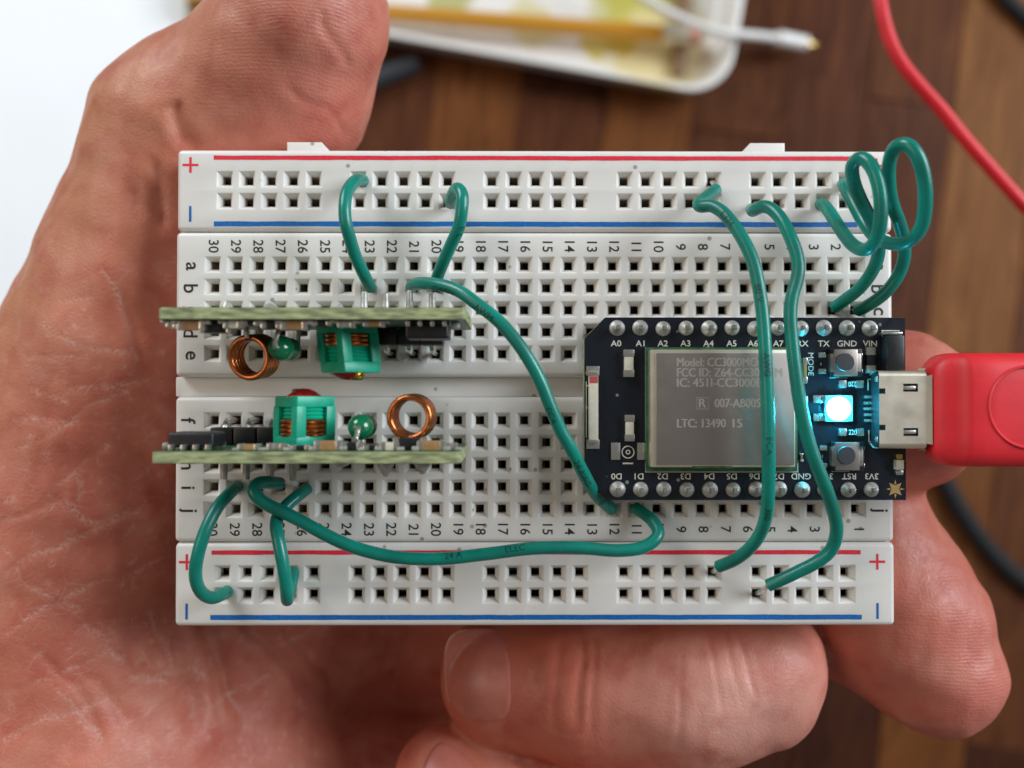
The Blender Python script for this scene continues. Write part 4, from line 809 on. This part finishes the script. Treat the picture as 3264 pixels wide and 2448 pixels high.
# dry pale flaking lines of the palm
dry = np.zeros(len(V)); jd = np.stack([vnoise(V, 0.9, 21), vnoise(V, 0.9, 22)], 1) * 0.25
def z7(p): return [(x / 1.843 / 1.47559, (y / 1.843 + 800) / 1.47559, -2) for x, y in p]
def z8(p): return [(x / 1.58 / 1.47559, (y / 1.58 + 1400) / 1.47559, -3) for x, y in p]
DL = [z7([(0, 995), (200, 990), (330, 1020), (480, 1010)]), z7([(640, 810), (480, 890), (400, 970), (250, 1060), (100, 1150), (0, 1180)]), z7([(760, 760), (560, 790), (330, 805)]), z7([(180, 440), (300, 495), (400, 540), (500, 572), (620, 575), (710, 615)]), z7([(50, 590), (200, 620), (330, 605), (440, 598)]), z7([(520, 1150), (420, 1250), (340, 1340), (260, 1400)]), z7([(0, 1590), (110, 1560), (210, 1530)]), z7([(200, 1470), (330, 1530), (420, 1600), (520, 1600), (640, 1570)]), z7([(90, 790), (200, 850), (310, 890)]), z7([(540, 110), (610, 170), (650, 300)]), z7([(280, 270), (360, 270), (470, 260)]), z7([(520, 1010), (640, 1000), (720, 960)]), z7([(300, 870), (290, 760), (270, 640)]), z7([(360, 1500), (355, 1380)]),
      z8([(0, 690), (90, 620), (250, 560), (400, 470), (520, 430), (640, 360)]), z8([(0, 1000), (150, 900), (330, 800), (480, 740), (660, 670)]), z8([(0, 1300), (140, 1250), (330, 1190), (460, 1130)]), z8([(0, 1520), (230, 1440), (400, 1400), (600, 1340), (780, 1300)]), z8([(430, 430), (300, 380), (180, 320)]), z8([(330, 880), (420, 1050), (520, 1230), (600, 1340)]), z8([(0, 560), (60, 680), (170, 800), (330, 880)]), z8([(620, 980), (660, 1150), (700, 1290), (820, 1400)]), z8([(480, 1170), (560, 1320), (720, 1400)]), z8([(700, 1640), (850, 1560), (1100, 1480)]), z8([(200, 1250), (330, 1440), (430, 1600)]), z8([(0, 420), (150, 370), (260, 300)]), z8([(1230, 1280), (1330, 1240), (1440, 1350)])]
brk = 0.55 + 0.6 * vnoise(V, 1.3, 31)
for ln in DL:
    ix, d, u = near(jd, ln, 2.0); dry[ix] = np.maximum(dry[ix], np.exp(-(d / 0.28) ** 2) * np.clip(brk[ix] + 0.1, 0, 1)); disp[ix] -= 0.07 * np.exp(-(d / 0.40) ** 2) * up[ix]
fl2 = np.clip((vnoise(V, 2.2, 41) - 1.05) * 1.6, 0, 1); palm = np.clip(1 - (np.linalg.norm((P2 - ad(200, 1250, -3)[:2]) / [30, 36], axis=1)) ** 2 * 0.55, 0, 1)
dry = np.clip(np.maximum(dry, fl2 * 0.6) * np.clip(palm * 1.8, 0, 1), 0, 1) * up
for (nx_, ny_, nz_), er in (((1022, 1470, -10), 7.6), ((962, 1690, -10), 5.4)): disp *= np.clip((np.linalg.norm(P2 - ad(nx_, ny_, nz_)[:2], axis=1) - er) / 2.0, 0, 1)
V = V + NRM * disp[:, None]
# where the skin itself is tan (thumb side) or pink (finger tips, thumb pad)
d1, _ = pdist(P2, [(-60, 700, -8), (0, 620, -8), (100, 400, -8), (215, 190, -8), (290, 100, -6), (420, 50, -4), (600, 0, 0)]); tan = np.clip(1.15 - d1 / 17, 0, 1)
pink = np.zeros(len(V))
for q, r_ in (((2040, 1440, -10), 15), ((1980, 890, -8), 14), ((690, 110, 0), 17)): pink = np.maximum(pink, np.clip(1.2 - np.linalg.norm(P2 - ad(*q)[:2], axis=1) / r_, 0, 1))
me = bpy.data.meshes.new('hand'); me.from_pydata((V * S).tolist(), [], Q.tolist()); me.update()
pale = np.clip(1.25 - np.linalg.norm((P2 - ad(1560, 1500, -8)[:2]) / [15, 9], axis=1), 0, 1)  # window light on the ring knuckle, put into the skin colour
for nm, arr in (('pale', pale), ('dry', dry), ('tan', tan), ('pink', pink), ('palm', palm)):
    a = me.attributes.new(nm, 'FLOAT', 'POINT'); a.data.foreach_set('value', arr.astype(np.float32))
me.polygons.foreach_set('use_smooth', [True] * len(me.polygons))
def skin():
    m = bpy.data.materials.new('skin'); m.use_nodes = True; nt = m.node_tree; N = nt.nodes; L = nt.links; b = N['Principled BSDF']; tc = N.new('ShaderNodeTexCoord')
    def noise(s, d=4, dist=0.0): n = N.new('ShaderNodeTexNoise'); n.inputs['Scale'].default_value = s; n.inputs['Detail'].default_value = d; n.inputs['Distortion'].default_value = dist; L.new(tc.outputs['Object'], n.inputs['Vector']); return n.outputs['Fac']
    def rng(x, a, c, lo=0.0, hi=1.0): r = N.new('ShaderNodeMapRange'); r.inputs[1].default_value = a; r.inputs[2].default_value = c; r.inputs[3].default_value = lo; r.inputs[4].default_value = hi; L.new(x, r.inputs[0]); return r.outputs[0]
    def mix(f, a, c):
        x = N.new('ShaderNodeMix'); x.data_type = 'RGBA'
        if isinstance(f, float): x.inputs[0].default_value = f
        else: L.new(f, x.inputs[0])
        for s, v in ((6, a), (7, c)):
            if isinstance(v, tuple): x.inputs[s].default_value = (*v, 1)
            else: L.new(v, x.inputs[s])
        return x.outputs[2]
    def math_(op, a, c):
        x = N.new('ShaderNodeMath'); x.operation = op
        for s, v in ((0, a), (1, c)):
            if isinstance(v, (int, float)): x.inputs[s].default_value = v
            else: L.new(v, x.inputs[s])
        return x.outputs[0]
    def attr(n): a = N.new('ShaderNodeAttribute'); a.attribute_name = n; return a.outputs['Fac']
    base = mix(rng(noise(0.55), 0.35, 0.65), (0.51, 0.132, 0.082), (0.60, 0.205, 0.132))
    base = mix(math_('MULTIPLY', attr('tan'), 0.8), base, (0.57, 0.245, 0.130))
    base = mix(math_('MULTIPLY', attr('pink'), 0.6), base, (0.60, 0.195, 0.155))
    base = mix(math_('MULTIPLY', attr('pale'), 0.7), base, (0.66, 0.37, 0.31))  # mixes the knuckle's painted window light over the skin tone
    base = mix(rng(noise(2.6, 5), 0.48, 0.72, 0.0, 0.55), base, (0.44, 0.080, 0.058))
    base = mix(rng(noise(1.1, 4, 0.8), 0.55, 0.75, 0.0, 0.5), base, (0.66, 0.30, 0.22))
    base = mix(rng(noise(9, 4), 0.58, 0.8, 0.0, 0.35), base, (0.58, 0.27, 0.19))
    # net of fine pale cracks in the dry palm
    wn = N.new('ShaderNodeTexNoise'); wn.inputs['Scale'].default_value = 3.0; wn.inputs['Detail'].default_value = 4; L.new(tc.outputs['Object'], wn.inputs['Vector'])
    crk = None
    for sc_n, wdt_n in ((2.1, 0.020), (4.6, 0.030)):
        wm = N.new('ShaderNodeVectorMath'); wm.operation = 'MULTIPLY_ADD'; L.new(wn.outputs['Color'], wm.inputs[0]); wm.inputs[1].default_value = (0.16 / sc_n, 0.16 / sc_n, 0.1); L.new(tc.outputs['Object'], wm.inputs[2])
        sq = N.new('ShaderNodeMapping'); sq.inputs['Rotation'].default_value = (0, 0, 0.5); sq.inputs['Scale'].default_value = (0.8, 1.7, 1.0); L.new(wm.outputs[0], sq.inputs['Vector'])
        vv = N.new('ShaderNodeTexVoronoi'); vv.feature = 'DISTANCE_TO_EDGE'; vv.inputs['Scale'].default_value = sc_n; L.new(sq.outputs[0], vv.inputs['Vector'])
        e = rng(vv.outputs['Distance'], wdt_n, 0.0); crk = e if crk is None else math_('MAXIMUM', crk, math_('MULTIPLY', e, 0.7))
    crk = math_('MULTIPLY', math_('MULTIPLY', crk, rng(noise(5, 4), 0.42, 0.62)), attr('palm'))
    base = mix(math_('MULTIPLY', crk, 0.42), base, (0.74, 0.42, 0.33))
    fl = rng(noise(26, 3), 0.35, 0.62)
    dr = math_('MULTIPLY', attr('dry'), fl); base = mix(math_('MULTIPLY', dr, 0.62), base, (0.76, 0.47, 0.38))
    L.new(base, b.inputs['Base Color'])
    b.inputs['Roughness'].default_value = 0.5; b.inputs['Specular IOR Level'].default_value = 0.4
    b.inputs['Subsurface Weight'].default_value = 0.30; b.inputs['Subsurface Radius'].default_value = (0.22, 0.09, 0.05); b.inputs['Subsurface Scale'].default_value = 0.8
    # fine ridges and cell lines of the skin
    mp = N.new('ShaderNodeMapping'); mp.inputs['Scale'].default_value = (0.35, 1, 1); mp.inputs['Rotation'].default_value = (0, 0, 0.15); L.new(tc.outputs['Object'], mp.inputs['Vector'])
    wv = N.new('ShaderNodeTexWave'); wv.bands_direction = 'Y'; wv.inputs['Scale'].default_value = 7.5; wv.inputs['Distortion'].default_value = 7.0; wv.inputs['Detail'].default_value = 2; wv.inputs['Detail Scale'].default_value = 0.6; L.new(mp.outputs[0], wv.inputs['Vector'])
    vo = N.new('ShaderNodeTexVoronoi'); vo.feature = 'DISTANCE_TO_EDGE'; vo.inputs['Scale'].default_value = 7.0
    wa = N.new('ShaderNodeVectorMath'); wa.operation = 'MULTIPLY_ADD'; nn = N.new('ShaderNodeTexNoise'); nn.inputs['Scale'].default_value = 6; L.new(tc.outputs['Object'], nn.inputs['Vector']); L.new(nn.outputs['Color'], wa.inputs[0]); wa.inputs[1].default_value = (0.16, 0.16, 0.16); L.new(tc.outputs['Object'], wa.inputs[2]); L.new(wa.outputs[0], vo.inputs['Vector'])
    cell = rng(vo.outputs['Distance'], 0.0, 0.06)
    h = math_('ADD', math_('MULTIPLY', wv.outputs['Fac'], math_('MULTIPLY', attr('pink'), 0.15)), math_('ADD', math_('MULTIPLY', cell, 0.10), math_('ADD', math_('MULTIPLY', noise(30, 4), 0.7), math_('MULTIPLY', dr, 0.45))))
    bp = N.new('ShaderNodeBump'); bp.inputs['Strength'].default_value = 0.8; bp.inputs['Distance'].default_value = 0.013; L.new(h, bp.inputs['Height']); L.new(bp.outputs[0], b.inputs['Normal'])
    L.new(rng(noise(14, 3), 0.3, 0.7, 0.38, 0.55), b.inputs['Roughness']); return m
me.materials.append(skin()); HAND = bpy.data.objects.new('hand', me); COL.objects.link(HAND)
tag(HAND, 'bare left hand with dry reddish palm and curled fingers holding the breadboard', 'hand')
# fingernails laid on the folded fingers
M['nail'] = mat('fingernail', (0.50, 0.155, 0.115), 0.36, var=0.06, vscale=6, sss=0.2, srad=(0.15, 0.06, 0.04)); M['nailtip'] = mat('fingernail_edge', (0.62, 0.38, 0.27), 0.45)
def nail(cx, cy, zc_, ex, ey, rot_, tipdir):
    n, mth = 22, 22; vv = []; c3 = ad(cx, cy, zc_); k = mmpp(zc_) * 1.47559; ca, sa = math.cos(rot_), math.sin(rot_)
    rad = np.linspace(0, 1, mth); pts = []
    for r_ in rad:
        for i in range(n * 2):
            t = 2 * math.pi * i / (n * 2); c_, s_ = math.cos(t), math.sin(t); u_ = ex * k * r_ * math.copysign(abs(c_) ** 0.62, c_); w_ = ey * k * r_ * math.copysign(abs(s_) ** 0.62, s_)
            pts.append((c3[0] + u_ * ca - w_ * sa, c3[1] + u_ * sa + w_ * ca, zc_ + 14))
    pts = np.array(pts, np.float32)
    for _ in range(60): pts[:, 2] -= np.clip(sdf(pts), 0, 3) * 0.8
    pts[:, 2] = np.maximum(pts[:, 2], pts[:, 2].max() - 5.0)
    g_ = grad(pts); lift = np.repeat(np.where(rad < 0.9, 0.24 - 0.06 * rad, 0.186 - (rad - 0.9) * 3.2), n * 2); pts = pts + g_ * lift[:, None]
    mb = MB(); N2 = n * 2; f = [(i * N2 + k_, i * N2 + (k_ + 1) % N2, (i + 1) * N2 + (k_ + 1) % N2, (i + 1) * N2 + k_) for i in range(mth - 1) for k_ in range(N2)]
    mb.add(pts, f)
    for fi, q in enumerate(f):
        r_i = fi // N2; t = 2 * math.pi * ((fi % N2) + .5) / N2; d = math.cos(t - tipdir)
        if r_i > mth * 0.87 and d > 0.15: mb.m[fi] = 1
    o = part('fingernail', mb, [M['nail'], M['nailtip']], HAND, 60); o['label'] = 'pale edged fingernail'
nail(1030, 1470, -10, 76, 96, 0.05, math.pi); nail(962, 1690, -10, 56, 58, -0.45, math.pi * 0.75)
